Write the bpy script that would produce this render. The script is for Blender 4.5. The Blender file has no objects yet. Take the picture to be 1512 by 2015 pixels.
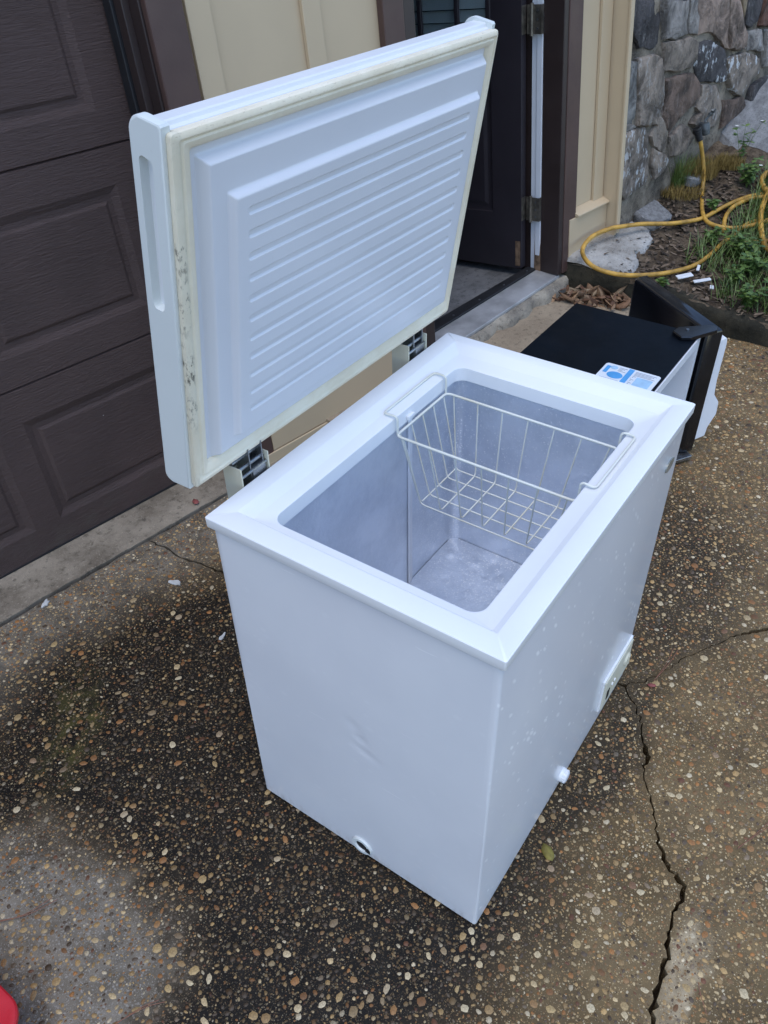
import bpy, bmesh, math, random
import numpy as np
from mathutils import Matrix, Vector
from mathutils.geometry import tessellate_polygon

random.seed(7)
rng = np.random.default_rng(11)
SC = bpy.context.scene
COL = SC.collection
R_ = math.radians

# ------------------------------------------------------------------ camera, sky, sun, exposure
cam_d = bpy.data.cameras.new("camera")
cam = bpy.data.objects.new("camera", cam_d)
COL.objects.link(cam)
CR = ((0.5674833484, -0.8230986581, -0.0217082542),
      (-0.5317577951, -0.3462351150, -0.7728873737),
      (0.6286464003, 0.4501442482, -0.6341717900))
right, down, fwd = (Vector(v).normalized() for v in CR)
cam.matrix_world = Matrix(((right.x, -down.x, -fwd.x, -0.716397),
                           (right.y, -down.y, -fwd.y, -0.881749),
                           (right.z, -down.z, -fwd.z, 1.746730),
                           (0, 0, 0, 1)))
cam_d.sensor_fit = 'VERTICAL'
cam_d.sensor_height = 36.0
cam_d.sensor_width = 27.0
cam_d.lens = 36.0 * 1611.6 / 2015.0
cam_d.clip_start = 0.02
cam_d.clip_end = 2000
SC.camera = cam

SUN_EL, SUN_AZ = R_(74), R_(246)      # azimuth: clockwise from +y
world = bpy.data.worlds.new("World")
SC.world = world
world.use_nodes = True
wn = world.node_tree.nodes
wl = world.node_tree.links
wn.clear()
sky = wn.new('ShaderNodeTexSky')
sky.sky_type = 'NISHITA'
sky.sun_disc = False
sky.sun_elevation = SUN_EL
sky.sun_rotation = SUN_AZ
sky.air_density = 1.0
sky.dust_density = 0.6
sky.ozone_density = 1.0
bg = wn.new('ShaderNodeBackground')
bg.inputs[1].default_value = 0.15
wo = wn.new('ShaderNodeOutputWorld')
wl.new(sky.outputs[0], bg.inputs[0])
wl.new(bg.outputs[0], wo.inputs[0])

sun_d = bpy.data.lights.new("sun", 'SUN')
sun_d.energy = 0.5
sun_d.angle = R_(35)
sun_d.color = (1.0, 0.95, 0.88)
sun = bpy.data.objects.new("sun", sun_d)
COL.objects.link(sun)
sdir = Vector((math.sin(SUN_AZ) * math.cos(SUN_EL), math.cos(SUN_AZ) * math.cos(SUN_EL), math.sin(SUN_EL)))
sun.rotation_euler = (-sdir).to_track_quat('-Z', 'Y').to_euler()
sun.location = (0, 0, 6)

SC.view_settings.view_transform = 'Standard'
SC.view_settings.look = 'None'
SC.view_settings.gamma = 1.0
SC.view_settings.use_curve_mapping = False
SC.view_settings.exposure = 1.1

# ------------------------------------------------------------------ helpers: objects
def obj(name, me, mat=None, parent=None, mw=None):
    o = bpy.data.objects.new(name, me)
    COL.objects.link(o)
    if mat is not None and me is not None:
        me.materials.clear()
        me.materials.append(mat)
    if parent is not None:
        o.parent = parent
    if mw is not None:
        o.matrix_local = mw
    return o

def thing(name, label, cat, loc=(0, 0, 0), group=None, mw=None):
    o = bpy.data.objects.new(name, None)
    COL.objects.link(o)
    o.empty_display_size = 0.1
    o.location = loc
    if mw is not None:
        o.matrix_world = mw
    tag(o, label, cat, group)
    return o

def tag(o, label, cat, group=None):
    o['label'] = label
    o['category'] = cat
    if group:
        o['group'] = group
    return o

def kind(o, k):
    o['kind'] = k
    return o

class MB:
    def __init__(self):
        self.v = []
        self.f = []
    def add(self, vs, fs):
        n = len(self.v)
        self.v.extend([tuple(p) for p in vs])
        self.f.extend([tuple(i + n for i in q) for q in fs])
        return self
    def box(self, x0, x1, y0, y1, z0, z1):
        vs = [(x, y, z) for z in (z0, z1) for y in (y0, y1) for x in (x0, x1)]
        return self.add(vs, [(0, 2, 3, 1), (4, 5, 7, 6), (0, 1, 5, 4), (2, 6, 7, 3), (0, 4, 6, 2), (1, 3, 7, 5)])
    def loft(self, rings, cap0=True, cap1=True, closed=True):
        n = len(rings[0])
        vs = [p for r in rings for p in r]
        fs = []
        m = n if closed else n - 1
        for k in range(len(rings) - 1):
            for i in range(m):
                j = (i + 1) % n
                fs.append((k * n + i, k * n + j, (k + 1) * n + j, (k + 1) * n + i))
        if cap0:
            fs.append(tuple(range(n - 1, -1, -1)))
        if cap1:
            fs.append(tuple((len(rings) - 1) * n + i for i in range(n)))
        return self.add(vs, fs)
    def tube(self, path, r, n=8, caps=True):
        P = [Vector(p) for p in path]
        rr = r if isinstance(r, (list, tuple)) else [r] * len(P)
        rings = []
        up = None
        for i, p in enumerate(P):
            d = (P[min(i + 1, len(P) - 1)] - P[max(i - 1, 0)]).normalized()
            if up is None:
                a = Vector((0, 0, 1)) if abs(d.z) < 0.9 else Vector((1, 0, 0))
                up = (a - d * a.dot(d)).normalized()
            else:
                up = (up - d * up.dot(d)).normalized()
            s = d.cross(up)
            rings.append([p + (up * math.cos(2 * math.pi * k / n) + s * math.sin(2 * math.pi * k / n)) * rr[i] for k in range(n)])
        return self.loft(rings, caps, caps)
    def cyl(self, p0, p1, r, n=16):
        return self.tube([p0, p1], r, n)
    def prism(self, poly, d0, d1, axis):
        """extrude a 2D polygon; axis 0: poly=(y,z) along x; 1: (x,z) along y; 2: (x,y) along z"""
        def mk(a, b, d):
            return {0: (d, a, b), 1: (a, d, b), 2: (a, b, d)}[axis]
        r0 = [mk(a, b, d0) for a, b in poly]
        r1 = [mk(a, b, d1) for a, b in poly]
        n = len(poly)
        tri = tessellate_polygon([[Vector((a, b, 0)) for a, b in poly]])
        fs = [(i, (i + 1) % n, n + (i + 1) % n, n + i) for i in range(n)]
        fs += [tuple(t) for t in tri] + [tuple(n + i for i in reversed(t)) for t in tri]
        return self.add(r0 + r1, fs)
    def mesh(self, name, smooth=None, fix=True):
        me = bpy.data.meshes.new(name)
        me.from_pydata(self.v, [], self.f)
        me.update()
        if fix:
            bm = bmesh.new()
            bm.from_mesh(me)
            bmesh.ops.recalc_face_normals(bm, faces=bm.faces)
            bm.to_mesh(me)
            bm.free()
        if smooth is not None:
            me.polygons.foreach_set('use_smooth', [True] * len(me.polygons))
            me.set_sharp_from_angle(angle=R_(smooth))
        me.update()
        return me
    def build(self, name, mat, parent=None, smooth=None, bevel=None, mw=None, seg=2, fix=True):
        o = obj(name, self.mesh(name, smooth, fix), mat, parent, mw)
        if bevel:
            b = o.modifiers.new('bevel', 'BEVEL')
            b.width = bevel
            b.segments = seg
            b.limit_method = 'ANGLE'
            b.angle_limit = R_(40)
        return o

def rrect(x0, x1, y0, y1, r, n=5):
    """rounded rectangle, counter clockwise"""
    pts = []
    for cx, cy, a0 in ((x1 - r, y1 - r, 0), (x0 + r, y1 - r, 90), (x0 + r, y0 + r, 180), (x1 - r, y0 + r, 270)):
        for k in range(n + 1):
            a = R_(a0 + 90 * k / n)
            pts.append((cx + r * math.cos(a), cy + r * math.sin(a)))
    return pts

def catmull(pts, sub=6):
    P = [Vector(p) for p in pts]
    P = [P[0] * 2 - P[1]] + P + [P[-1] * 2 - P[-2]]
    out = []
    for i in range(1, len(P) - 2):
        a, b, c, d = P[i - 1:i + 3]
        for k in range(sub):
            t = k / sub
            out.append(0.5 * ((2 * b) + (c - a) * t + (2 * a - 5 * b + 4 * c - d) * t * t + (3 * b - a - 3 * c + d) * t ** 3))
    out.append(P[-2])
    return out

def smooth01(a, b, x):
    t = min(1, max(0, (x - a) / (b - a))) if b != a else float(x > a)
    return t * t * (3 - 2 * t)

# ------------------------------------------------------------------ helpers: materials
class NT:
    def __init__(self, name):
        self.m = bpy.data.materials.new(name)
        self.m.use_nodes = True
        self.n = self.m.node_tree.nodes
        self.l = self.m.node_tree.links
        self.b = self.n['Principled BSDF']
        self.tc = self.n.new('ShaderNodeTexCoord')
    def _in(self, sock, v):
        if isinstance(v, bpy.types.NodeSocket):
            self.l.new(v, sock)
        elif v is not None:
            if isinstance(v, (tuple, list)) and len(v) == 3 and sock.type == 'RGBA':
                v = (*v, 1)
            sock.default_value = v
    def obj(self):
        return self.tc.outputs['Object']
    def map(self, vec, scale=(1, 1, 1), loc=(0, 0, 0), rot=(0, 0, 0)):
        n = self.n.new('ShaderNodeMapping')
        self._in(n.inputs[0], vec)
        n.inputs['Scale'].default_value = scale
        n.inputs['Location'].default_value = loc
        n.inputs['Rotation'].default_value = rot
        return n.outputs[0]
    def noise(self, vec, scale, detail=4, rough=0.55, dist=0.0, col=False):
        n = self.n.new('ShaderNodeTexNoise')
        self._in(n.inputs['Vector'], vec)
        n.inputs['Scale'].default_value = scale
        n.inputs['Detail'].default_value = detail
        n.inputs['Roughness'].default_value = rough
        n.inputs['Distortion'].default_value = dist
        return n.outputs['Color' if col else 'Fac']
    def voro(self, vec, scale, feature='F1', rnd=1.0):
        n = self.n.new('ShaderNodeTexVoronoi')
        n.feature = feature
        self._in(n.inputs['Vector'], vec)
        n.inputs['Scale'].default_value = scale
        n.inputs['Randomness'].default_value = rnd
        return n
    def math(self, op, a, b=None, c=None, clamp=False):
        n = self.n.new('ShaderNodeMath')
        n.operation = op
        n.use_clamp = clamp
        self._in(n.inputs[0], a)
        if b is not None:
            self._in(n.inputs[1], b)
        if c is not None:
            self._in(n.inputs[2], c)
        return n.outputs[0]
    def ramp(self, x, a, b, lo=0.0, hi=1.0, smooth=True):
        n = self.n.new('ShaderNodeMapRange')
        n.interpolation_type = 'SMOOTHSTEP' if smooth else 'LINEAR'
        self._in(n.inputs['Value'], x)
        n.inputs['From Min'].default_value = a
        n.inputs['From Max'].default_value = b
        n.inputs['To Min'].default_value = lo
        n.inputs['To Max'].default_value = hi
        return n.outputs[0]
    def mix(self, f, a, b, mode='MIX'):
        n = self.n.new('ShaderNodeMix')
        n.data_type = 'RGBA'
        n.blend_type = mode
        self._in(n.inputs[0], f)
        self._in(n.inputs[6], a)
        self._in(n.inputs[7], b)
        return n.outputs[2]
    def cramp(self, x, stops, const=False):
        n = self.n.new('ShaderNodeValToRGB')
        self._in(n.inputs[0], x)
        e = n.color_ramp
        e.interpolation = 'CONSTANT' if const else 'LINEAR'
        while len(e.elements) < len(stops):
            e.elements.new(0.5)
        for k, (p, c) in enumerate(stops):
            e.elements[k].position = p
            e.elements[k].color = (*c, 1)
        return n.outputs[0]
    def sep(self, v):
        n = self.n.new('ShaderNodeSeparateXYZ')
        self._in(n.inputs[0], v)
        return n.outputs
    def vadd(self, a, b):
        n = self.n.new('ShaderNodeVectorMath')
        n.operation = 'ADD'
        self._in(n.inputs[0], a)
        self._in(n.inputs[1], b)
        return n.outputs[0]
    def vscale(self, a, s):
        n = self.n.new('ShaderNodeVectorMath')
        n.operation = 'SCALE'
        self._in(n.inputs[0], a)
        n.inputs['Scale'].default_value = s
        return n.outputs[0]
    def bump(self, h, strength=0.3, dist=0.01, normal=None):
        n = self.n.new('ShaderNodeBump')
        n.inputs['Strength'].default_value = strength
        n.inputs['Distance'].default_value = dist
        self._in(n.inputs['Height'], h)
        if normal is not None:
            self.l.new(normal, n.inputs['Normal'])
        self.l.new(n.outputs[0], self.b.inputs['Normal'])
        return n.outputs[0]
    def set(self, col=None, rough=None, metal=None, spec=None, coat=None, coat_r=None, trans=None, sss=None):
        for k, v in (('Base Color', col), ('Roughness', rough), ('Metallic', metal), ('Specular IOR Level', spec),
                     ('Coat Weight', coat), ('Coat Roughness', coat_r), ('Transmission Weight', trans)):
            if v is not None:
                self._in(self.b.inputs[k], v)
        return self.m

def simple(name, col, rough=0.5, metal=0.0, var=0.12, scale=6.0, bump=0.0, bscale=60.0, spec=0.5, coat=0.0, detail=5, stretch=(1, 1, 1)):
    t = NT(name)
    v = t.map(t.obj(), stretch)
    n = t.noise(v, scale, detail)
    lo = tuple(c * (1 - var) for c in col)
    hi = tuple(min(1, c * (1 + var)) for c in col)
    c = t.mix(t.ramp(n, 0.3, 0.7), lo, hi)
    r = t.ramp(t.noise(v, scale * 3.1, 3), 0.3, 0.7, rough * 0.88, min(1, rough * 1.12))
    t.set(c, r, metal, spec, coat, 0.15)
    if bump:
        t.bump(t.noise(v, bscale, 4), bump, 0.004)
    return t.m

# ------------------------------------------------------------------ the house frame (the driveway falls away from it)
HW = Vector((0.98642316, -0.16416344, 0.00443933))
HT = Vector((0.16378203, 0.98143147, -0.09983843))
HU = Vector((0.01203292, 0.09921002, 0.99499376))
HO = Vector((0.192064, 1.154083, 0.000444))
HM = Matrix(((HW.x, HT.x, HU.x, HO.x), (HW.y, HT.y, HU.y, HO.y), (HW.z, HT.z, HU.z, HO.z), (0, 0, 0, 1)))
HMI = HM.inverted()
FL, FD = 0.7958, 0.5709            # freezer footprint: x 0..FL, y -FD..0

# ------------------------------------------------------------------ materials
def mat_slab():
    t = NT('exposed_aggregate')
    P = t.obj()
    wob = t.vadd(P, t.vscale(t.vadd(t.noise(P, 3.2, 5, 0.62, col=True), (-0.5, -0.5, -0.5)), 0.30))
    wob2 = t.vadd(P, t.vscale(t.vadd(t.noise(P, 9.0, 5, 0.65, col=True), (-0.5, -0.5, -0.5)), 0.09))
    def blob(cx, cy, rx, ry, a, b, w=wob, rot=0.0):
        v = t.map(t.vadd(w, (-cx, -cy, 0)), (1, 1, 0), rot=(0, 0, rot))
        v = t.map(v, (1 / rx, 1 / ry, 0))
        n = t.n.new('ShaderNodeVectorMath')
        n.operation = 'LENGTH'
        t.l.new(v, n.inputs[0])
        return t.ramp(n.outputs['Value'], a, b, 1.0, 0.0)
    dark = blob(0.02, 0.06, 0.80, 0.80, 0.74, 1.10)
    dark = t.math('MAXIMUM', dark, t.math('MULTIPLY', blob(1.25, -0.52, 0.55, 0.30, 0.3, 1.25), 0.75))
    dark = t.math('MAXIMUM', dark, t.math('MULTIPLY', blob(0.45, -0.60, 0.5, 0.10, 0.4, 1.3), 0.8))  # shade along the freezer front, painted into the slab colour
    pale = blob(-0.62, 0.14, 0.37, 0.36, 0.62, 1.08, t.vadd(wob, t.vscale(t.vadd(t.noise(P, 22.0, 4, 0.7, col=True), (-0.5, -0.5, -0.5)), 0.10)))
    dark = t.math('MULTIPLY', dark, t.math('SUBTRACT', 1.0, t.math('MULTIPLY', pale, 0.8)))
    big = t.noise(P, 2.3, 5, 0.6)
    mid = t.noise(P, 16, 5, 0.65)
    fine = t.noise(P, 240, 4, 0.7)
    brown = t.mix(t.ramp(big, 0.35, 0.65), (0.115, 0.076, 0.034), (0.215, 0.148, 0.072))
    brown = t.mix(t.ramp(mid, 0.3, 0.7), t.mix(0.4, brown, (0.06, 0.045, 0.03)), brown)
    grey = t.mix(t.ramp(mid, 0.3, 0.7), (0.15, 0.125, 0.092), (0.28, 0.24, 0.185))
    near = t.ramp(t.sep(wob2)[1], 0.55, 0.8)      # towards the garage the cement is greyer
    base = t.mix(near, brown, t.mix(t.ramp(mid, 0.3, 0.7), (0.10, 0.085, 0.065), (0.19, 0.165, 0.13)))
    base = t.mix(pale, base, grey)
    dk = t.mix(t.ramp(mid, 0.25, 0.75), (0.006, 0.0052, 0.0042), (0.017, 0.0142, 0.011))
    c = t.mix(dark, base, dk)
    mold = t.ramp(t.noise(P, 5.2, 6, 0.7), 0.56, 0.72)
    c = t.mix(t.math('MULTIPLY', mold, 0.55), c, (0.018, 0.016, 0.013))
    moss = t.math('MULTIPLY', t.math('MULTIPLY', blob(-0.16, 0.52, 0.26, 0.09, 0.0, 1.2, wob, -0.6), t.ramp(mid, 0.4, 0.62)), 0.5)
    c = t.mix(moss, c, (0.11, 0.10, 0.022))
    chip = t.math('MULTIPLY', blob(0.14, -0.955, 0.19, 0.045, 0.3, 1.1, wob, 0.2), t.ramp(mid, 0.35, 0.6, 0.3, 1.0))
    c = t.mix(t.math('MULTIPLY', chip, 0.85), c, (0.44, 0.345, 0.22))
    # fine aggregate that is too small to build
    for sc, thr, amt in ((150, 0.66, 0.8), (260, 0.62, 0.75), (430, 0.6, 0.6)):
        vo = t.voro(P, sc)
        pick = t.sep(vo.outputs['Color'])
        on = t.math('MULTIPLY', t.ramp(pick[0], thr, thr + 0.01), t.ramp(vo.outputs['Distance'], 0.30, 0.40, 1.0, 0.0))
        pc = t.cramp(pick[1], [(0, (0.05, 0.036, 0.024)), (0.3, (0.17, 0.095, 0.04)), (0.55, (0.32, 0.20, 0.085)), (0.8, (0.46, 0.34, 0.18)), (1.0, (0.64, 0.53, 0.34))])
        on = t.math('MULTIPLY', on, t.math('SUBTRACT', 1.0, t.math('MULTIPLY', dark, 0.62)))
        c = t.mix(t.math('MULTIPLY', on, amt), c, t.mix(pale, pc, (0.32, 0.29, 0.25)))
    r = t.mix(dark, (0.72, 0.72, 0.72), (0.52, 0.52, 0.52))
    t.set(c, r, 0.0, 0.16)
    h = t.math('ADD', t.math('MULTIPLY', fine, 0.6), t.math('MULTIPLY', mid, 0.8))
    t.bump(h, 0.55, 0.004)
    return t.m

def mat_pebble(objrandom):
    t = NT('pebble_stone')
    if objrandom:
        oi = t.n.new('ShaderNodeObjectInfo')
        rnd = oi.outputs['Random']
        c = t.cramp(rnd, [(0, (0.17, 0.08, 0.032)), (0.18, (0.38, 0.17, 0.055)), (0.32, (0.33, 0.20, 0.085)), (0.5, (0.52, 0.36, 0.16)),
                          (0.66, (0.14, 0.09, 0.055)), (0.78, (0.60, 0.44, 0.23)), (0.92, (0.66, 0.54, 0.34)), (1, (0.22, 0.11, 0.055))])
    else:
        a = t.n.new('ShaderNodeAttribute')
        a.attribute_name = 'tint'
        c = a.outputs['Color']
    n = t.noise(t.obj(), 320 if not objrandom else 3.0, 4, 0.65)
    c2 = t.mix(t.ramp(n, 0.3, 0.72), t.mix(0.45, c, (0.05, 0.035, 0.02)), c)
    t.set(c2, 0.5, 0.0, 0.30)
    t.bump(n, 0.15, 0.002)
    return t.m

def mat_concrete(name, a, b, speck=True, bumpd=0.006):
    t = NT(name)
    P = t.obj()
    n1 = t.noise(P, 5, 6, 0.65)
    n2 = t.noise(P, 38, 5, 0.7)
    n3 = t.noise(P, 190, 3, 0.7)
    c = t.mix(t.ramp(n1, 0.33, 0.67), a, b)
    c = t.mix(t.ramp(n2, 0.50, 0.72, 0, 0.7), c, tuple(x * 0.35 for x in a))
    c = t.mix(t.ramp(n3, 0.58, 0.7, 0, 0.5), c, tuple(min(1, x * 1.6) for x in b))
    t.set(c, 0.9, 0, 0.25)
    t.bump(t.math('ADD', n2, t.math('MULTIPLY', n3, 0.6)), 0.5, bumpd)
    return t.m

def mat_enamel():
    t = NT('white_enamel')
    P = t.obj()
    c = t.mix(t.ramp(t.noise(P, 3, 4), 0.35, 0.65), (0.68, 0.69, 0.72), (0.72, 0.73, 0.755))
    # dried splash marks, mostly on the front
    x, y, z = t.sep(P)
    cmb = t.n.new('ShaderNodeCombineXYZ')
    t._in(cmb.inputs[0], t.math('ADD', t.math('MULTIPLY', x, 0.635 * 30), t.math('MULTIPLY', z, -0.77 * 30)))
    t._in(cmb.inputs[1], t.math('ADD', t.math('MULTIPLY', x, 0.77 * 74), t.math('MULTIPLY', z, 0.635 * 74)))
    t._in(cmb.inputs[2], t.math('MULTIPLY', y, 40.0))
    vo = t.voro(cmb.outputs[0], 1.0)
    p = t.sep(vo.outputs['Color'])
    d = t.math('MULTIPLY', t.ramp(p[0], 0.60, 0.62), t.ramp(t.math('DIVIDE', vo.outputs['Distance'], t.math('ADD', p[1], 0.35)), 0.12, 0.40, 1.0, 0.0))
    d = t.math('MULTIPLY', d, t.ramp(y, -0.569, -0.567, 1.0, 0.10))
    d = t.math('MULTIPLY', d, t.ramp(t.noise(P, 8, 3), 0.42, 0.6, 0.1, 1.0))
    c = t.mix(t.math('MULTIPLY', d, 0.9), c, (0.98, 0.985, 0.99))
    gr = t.math('MULTIPLY', t.ramp(z, 0.008, 0.05, 1, 0), t.ramp(t.noise(t.map(P, (1, 1, 0.5)), 60, 5, 0.7), 0.42, 0.70))
    c = t.mix(t.math('MULTIPLY', gr, 0.45), c, (0.34, 0.30, 0.25))
    scr = t.ramp(t.noise(t.map(P, (9, 9, 210), rot=(0.5, 0.35, 0.2)), 1.0, 2, 0.5), 0.735, 0.76)
    c = t.mix(t.math('MULTIPLY', scr, 0.35), c, (0.92, 0.92, 0.93))
    t.set(c, 0.28, 0, 0.5, 0.3, 0.10)
    t.bump(t.noise(P, 3.0, 1), 0.12, 0.03)
    return t.m

def mat_plastic(name, col, rough=0.38, yellow=None):
    t = NT(name)
    P = t.obj()
    c = t.mix(t.ramp(t.noise(P, 5, 4), 0.35, 0.65), tuple(x * 0.97 for x in col), col)
    if yellow:
        c = t.mix(t.ramp(t.noise(P, 9, 5, 0.6), 0.45, 0.75, 0, 0.6), c, yellow)
    d = t.ramp(t.noise(P, 90, 4, 0.7), 0.62, 0.80, 0, 0.2)
    c = t.mix(d, c, tuple(x * 0.7 for x in col))
    t.set(c, rough, 0, 0.5)
    t.bump(t.noise(P, 300, 2), 0.03, 0.001)
    return t.m

def mat_gasket():
    t = NT('cream_rubber')
    P = t.obj()
    x, y, z = t.sep(P)
    c = t.mix(t.ramp(t.noise(P, 12, 5, 0.6), 0.35, 0.68), (0.74, 0.66, 0.50), (0.82, 0.755, 0.60))
    nearside = t.math('MULTIPLY', t.ramp(x, 0.012, 0.018, 1, 0), t.ramp(z, 0.05, 0.2, 0.25, 1))
    m1 = t.ramp(t.noise(t.map(P, (1, 1, 0.45)), 110, 6, 0.75), 0.50, 0.61)
    m2 = t.math('MULTIPLY', t.ramp(t.noise(P, 14, 3), 0.42, 0.62), t.ramp(z, 0.44, 0.52, 1, 0.15))
    stain = t.math('MULTIPLY', t.math('MULTIPLY', nearside, m1), m2)
    c = t.mix(t.math('MULTIPLY', nearside, 0.35), c, (0.50, 0.48, 0.37))
    seam = t.math('MULTIPLY', t.math('MULTIPLY', t.ramp(y, -0.0125, -0.0095), nearside), t.ramp(t.noise(P, 45, 4, 0.7), 0.42, 0.56))
    stain = t.math('MAXIMUM', stain, seam)
    c = t.mix(t.math('MULTIPLY', stain, 0.85), c, (0.05, 0.045, 0.035))
    topmark = t.math('MULTIPLY', t.ramp(z, 0.570, 0.58), t.ramp(t.noise(t.map(P, (0.4, 1, 1)), 260, 5, 0.8), 0.56, 0.70))
    c = t.mix(t.math('MULTIPLY', topmark, 0.5), c, (0.28, 0.20, 0.11))
    t.set(c, 0.55, 0, 0.4)
    return t.m

def mat_alu():
    t = NT('aluminium_liner')
    P = t.obj()
    n = t.noise(P, 260, 4, 0.75)
    vo = t.voro(P, 210)
    vo2 = t.voro(P, 120)
    s1 = t.math('MULTIPLY', t.ramp(t.sep(vo.outputs['Color'])[0], 0.60, 0.62), t.ramp(vo.outputs['Distance'], 0.18, 0.48, 1, 0))
    s2 = t.math('MULTIPLY', t.ramp(t.sep(vo2.outputs['Color'])[0], 0.74, 0.76), t.ramp(vo2.outputs['Distance'], 0.08, 0.34, 1, 0))
    sp = t.math('MAXIMUM', s1, s2)
    patch = t.ramp(t.noise(P, 9, 5, 0.65), 0.35, 0.65)
    far = t.ramp(t.sep(P)[0], 0.40, 0.66, 0.12, 1.0)
    frost = t.ramp(t.noise(P, 6, 4), 0.35, 0.6, 0.35, 1.0)
    c = t.mix(patch, (0.61, 0.66, 0.74), (0.72, 0.77, 0.85))
    streak = t.ramp(t.noise(t.map(P, (150, 150, 14)), 1.0, 4, 0.7), 0.5, 0.75, 0, 0.35)
    c = t.mix(streak, c, (0.78, 0.80, 0.83))
    sp = t.math('MULTIPLY', t.math('MULTIPLY', sp, far), frost)
    c = t.mix(sp, c, (0.95, 0.96, 0.98))
    t.set(c, 0.28, t.math('MULTIPLY', t.math('SUBTRACT', 1.0, sp), 0.62), 0.5)
    bb = t.math('ADD', t.math('MULTIPLY', n, 0.35), t.noise(P, 34, 3, 0.6))
    t.bump(bb, 0.30, 0.006)
    return t.m

def mat_woodgrain(name, col, strength=0.5, rough=0.55):
    t = NT(name)
    P = t.obj()
    v = t.map(P, (9, 60, 130))
    g = t.noise(v, 1.6, 6, 0.7, 1.2)
    b = t.noise(P, 2.0, 4)
    c = t.mix(t.ramp(b, 0.35, 0.65), tuple(x * 0.86 for x in col), tuple(x * 1.12 for x in col))
    c = t.mix(t.ramp(g, 0.62, 0.72, 0, 0.35), c, tuple(min(1, x * 1.9) for x in col))
    dust = t.math('MULTIPLY', t.ramp(t.sep(P)[2], 0.0, 0.16, 1, 0), t.ramp(t.noise(P, 14, 6, 0.7), 0.42, 0.66))
    c = t.mix(t.math('MULTIPLY', dust, 0.5), c, (0.085, 0.07, 0.055))
    spot = t.voro(P, 26)
    so = t.math('MULTIPLY', t.ramp(t.sep(spot.outputs['Color'])[0], 0.93, 0.94), t.ramp(spot.outputs['Distance'], 0.03, 0.06, 1, 0))
    c = t.mix(so, c, (0.5, 0.48, 0.45))
    t.set(c, rough, 0, 0.4)
    t.bump(g, strength, 0.006)
    return t.m

def mat_stone():
    t = NT('weathered_stone')
    oi = t.n.new('ShaderNodeObjectInfo')
    P = t.vadd(t.obj(), t.vscale(t.n[oi.name].outputs['Location'], 1.0))
    at = t.n.new('ShaderNodeAttribute')
    at.attribute_type = 'OBJECT'
    at.attribute_name = 'tone'
    base = at.outputs['Color']
    n1 = t.noise(P, 9, 6, 0.68, 0.6)
    n2 = t.noise(t.map(P, (40, 40, 14)), 1.0, 6, 0.7, 0.8)
    n3 = t.noise(P, 120, 4, 0.7)
    c = t.mix(t.ramp(n1, 0.36, 0.62), t.mix(0.70, base, (0.02, 0.018, 0.016)), base)
    c = t.mix(t.ramp(n2, 0.52, 0.75, 0, 0.6), c, t.mix(0.5, base, (0.48, 0.45, 0.41)))
    c = t.mix(t.ramp(n3, 0.6, 0.75, 0, 0.5), c, (0.33, 0.32, 0.30))
    at2 = t.n.new('ShaderNodeAttribute')
    at2.attribute_type = 'OBJECT'
    at2.attribute_name = 'lichen'
    li = t.noise(t.map(P, (36, 36, 18)), 1.0, 5, 0.62, 0.3)
    li2 = t.ramp(t.noise(P, 8.5, 3), 0.44, 0.55)
    lm = t.math('MULTIPLY', t.math('MULTIPLY', t.ramp(li, 0.53, 0.57), li2), at2.outputs['Fac'])
    c = t.mix(lm, c, (0.62, 0.63, 0.63))
    t.set(c, 0.88, 0, 0.3)
    t.bump(t.math('ADD', t.math('MULTIPLY', n1, 1.4), t.math('ADD', n2, t.math('MULTIPLY', n3, 0.4))), 0.95, 0.02)
    return t.m

def mat_soil():
    t = NT('garden_soil')
    P = t.obj()
    n1 = t.noise(P, 7, 6, 0.7)
    n2 = t.noise(P, 55, 6, 0.75)
    c = t.mix(t.ramp(n1, 0.35, 0.65), (0.05, 0.034, 0.022), (0.20, 0.15, 0.10))
    c = t.mix(t.ramp(n2, 0.45, 0.7, 0, 0.8), c, (0.025, 0.018, 0.013))
    t.set(c, 0.95, 0, 0.2)
    t.bump(n2, 0.8, 0.02)
    return t.m

def mat_leafy(name, a, b, rough=0.5, veins=0.0):
    t = NT(name)
    g = t.n.new('ShaderNodeNewGeometry')
    r = g.outputs['Random Per Island']
    n = t.noise(t.obj(), 45, 4)
    c = t.mix(r, a, b)
    c = t.mix(t.ramp(n, 0.35, 0.7, 0, 0.4), c, tuple(x * 0.5 for x in a))
    t.set(c, rough, 0, 0.4)
    return t.m

M = {}
M['slab'] = mat_slab()
M['pebble'] = mat_pebble(False)
M['pebble_big'] = mat_pebble(True)
M['apron'] = mat_concrete('apron_concrete', (0.15, 0.122, 0.09), (0.32, 0.27, 0.205))
M['pad'] = mat_concrete('pad_concrete', (0.27, 0.21, 0.145), (0.37, 0.295, 0.205), bumpd=0.004)
M['ledge'] = mat_concrete('ledge_concrete', (0.20, 0.175, 0.14), (0.42, 0.37, 0.29), bumpd=0.012)
M['whitecrete'] = mat_concrete('lime_concrete', (0.26, 0.24, 0.21), (0.50, 0.48, 0.44), bumpd=0.025)
M['curb'] = mat_concrete('mossy_concrete', (0.022, 0.020, 0.014), (0.065, 0.055, 0.036), bumpd=0.015)
M['dirt'] = mat_soil()
M['enamel'] = mat_enamel()
M['rim'] = mat_plastic('white_rim_plastic', (0.83, 0.835, 0.84), 0.34)
M['lidshell'] = mat_plastic('white_lid_shell', (0.72, 0.73, 0.74), 0.34)
M['cap'] = mat_plastic('white_cap_plastic', (0.67, 0.70, 0.68), 0.42)
M['panel'] = mat_plastic('white_lid_liner', (0.66, 0.67, 0.70), 0.34)
M['gasket'] = mat_gasket()
M['alu'] = mat_alu()
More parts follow.
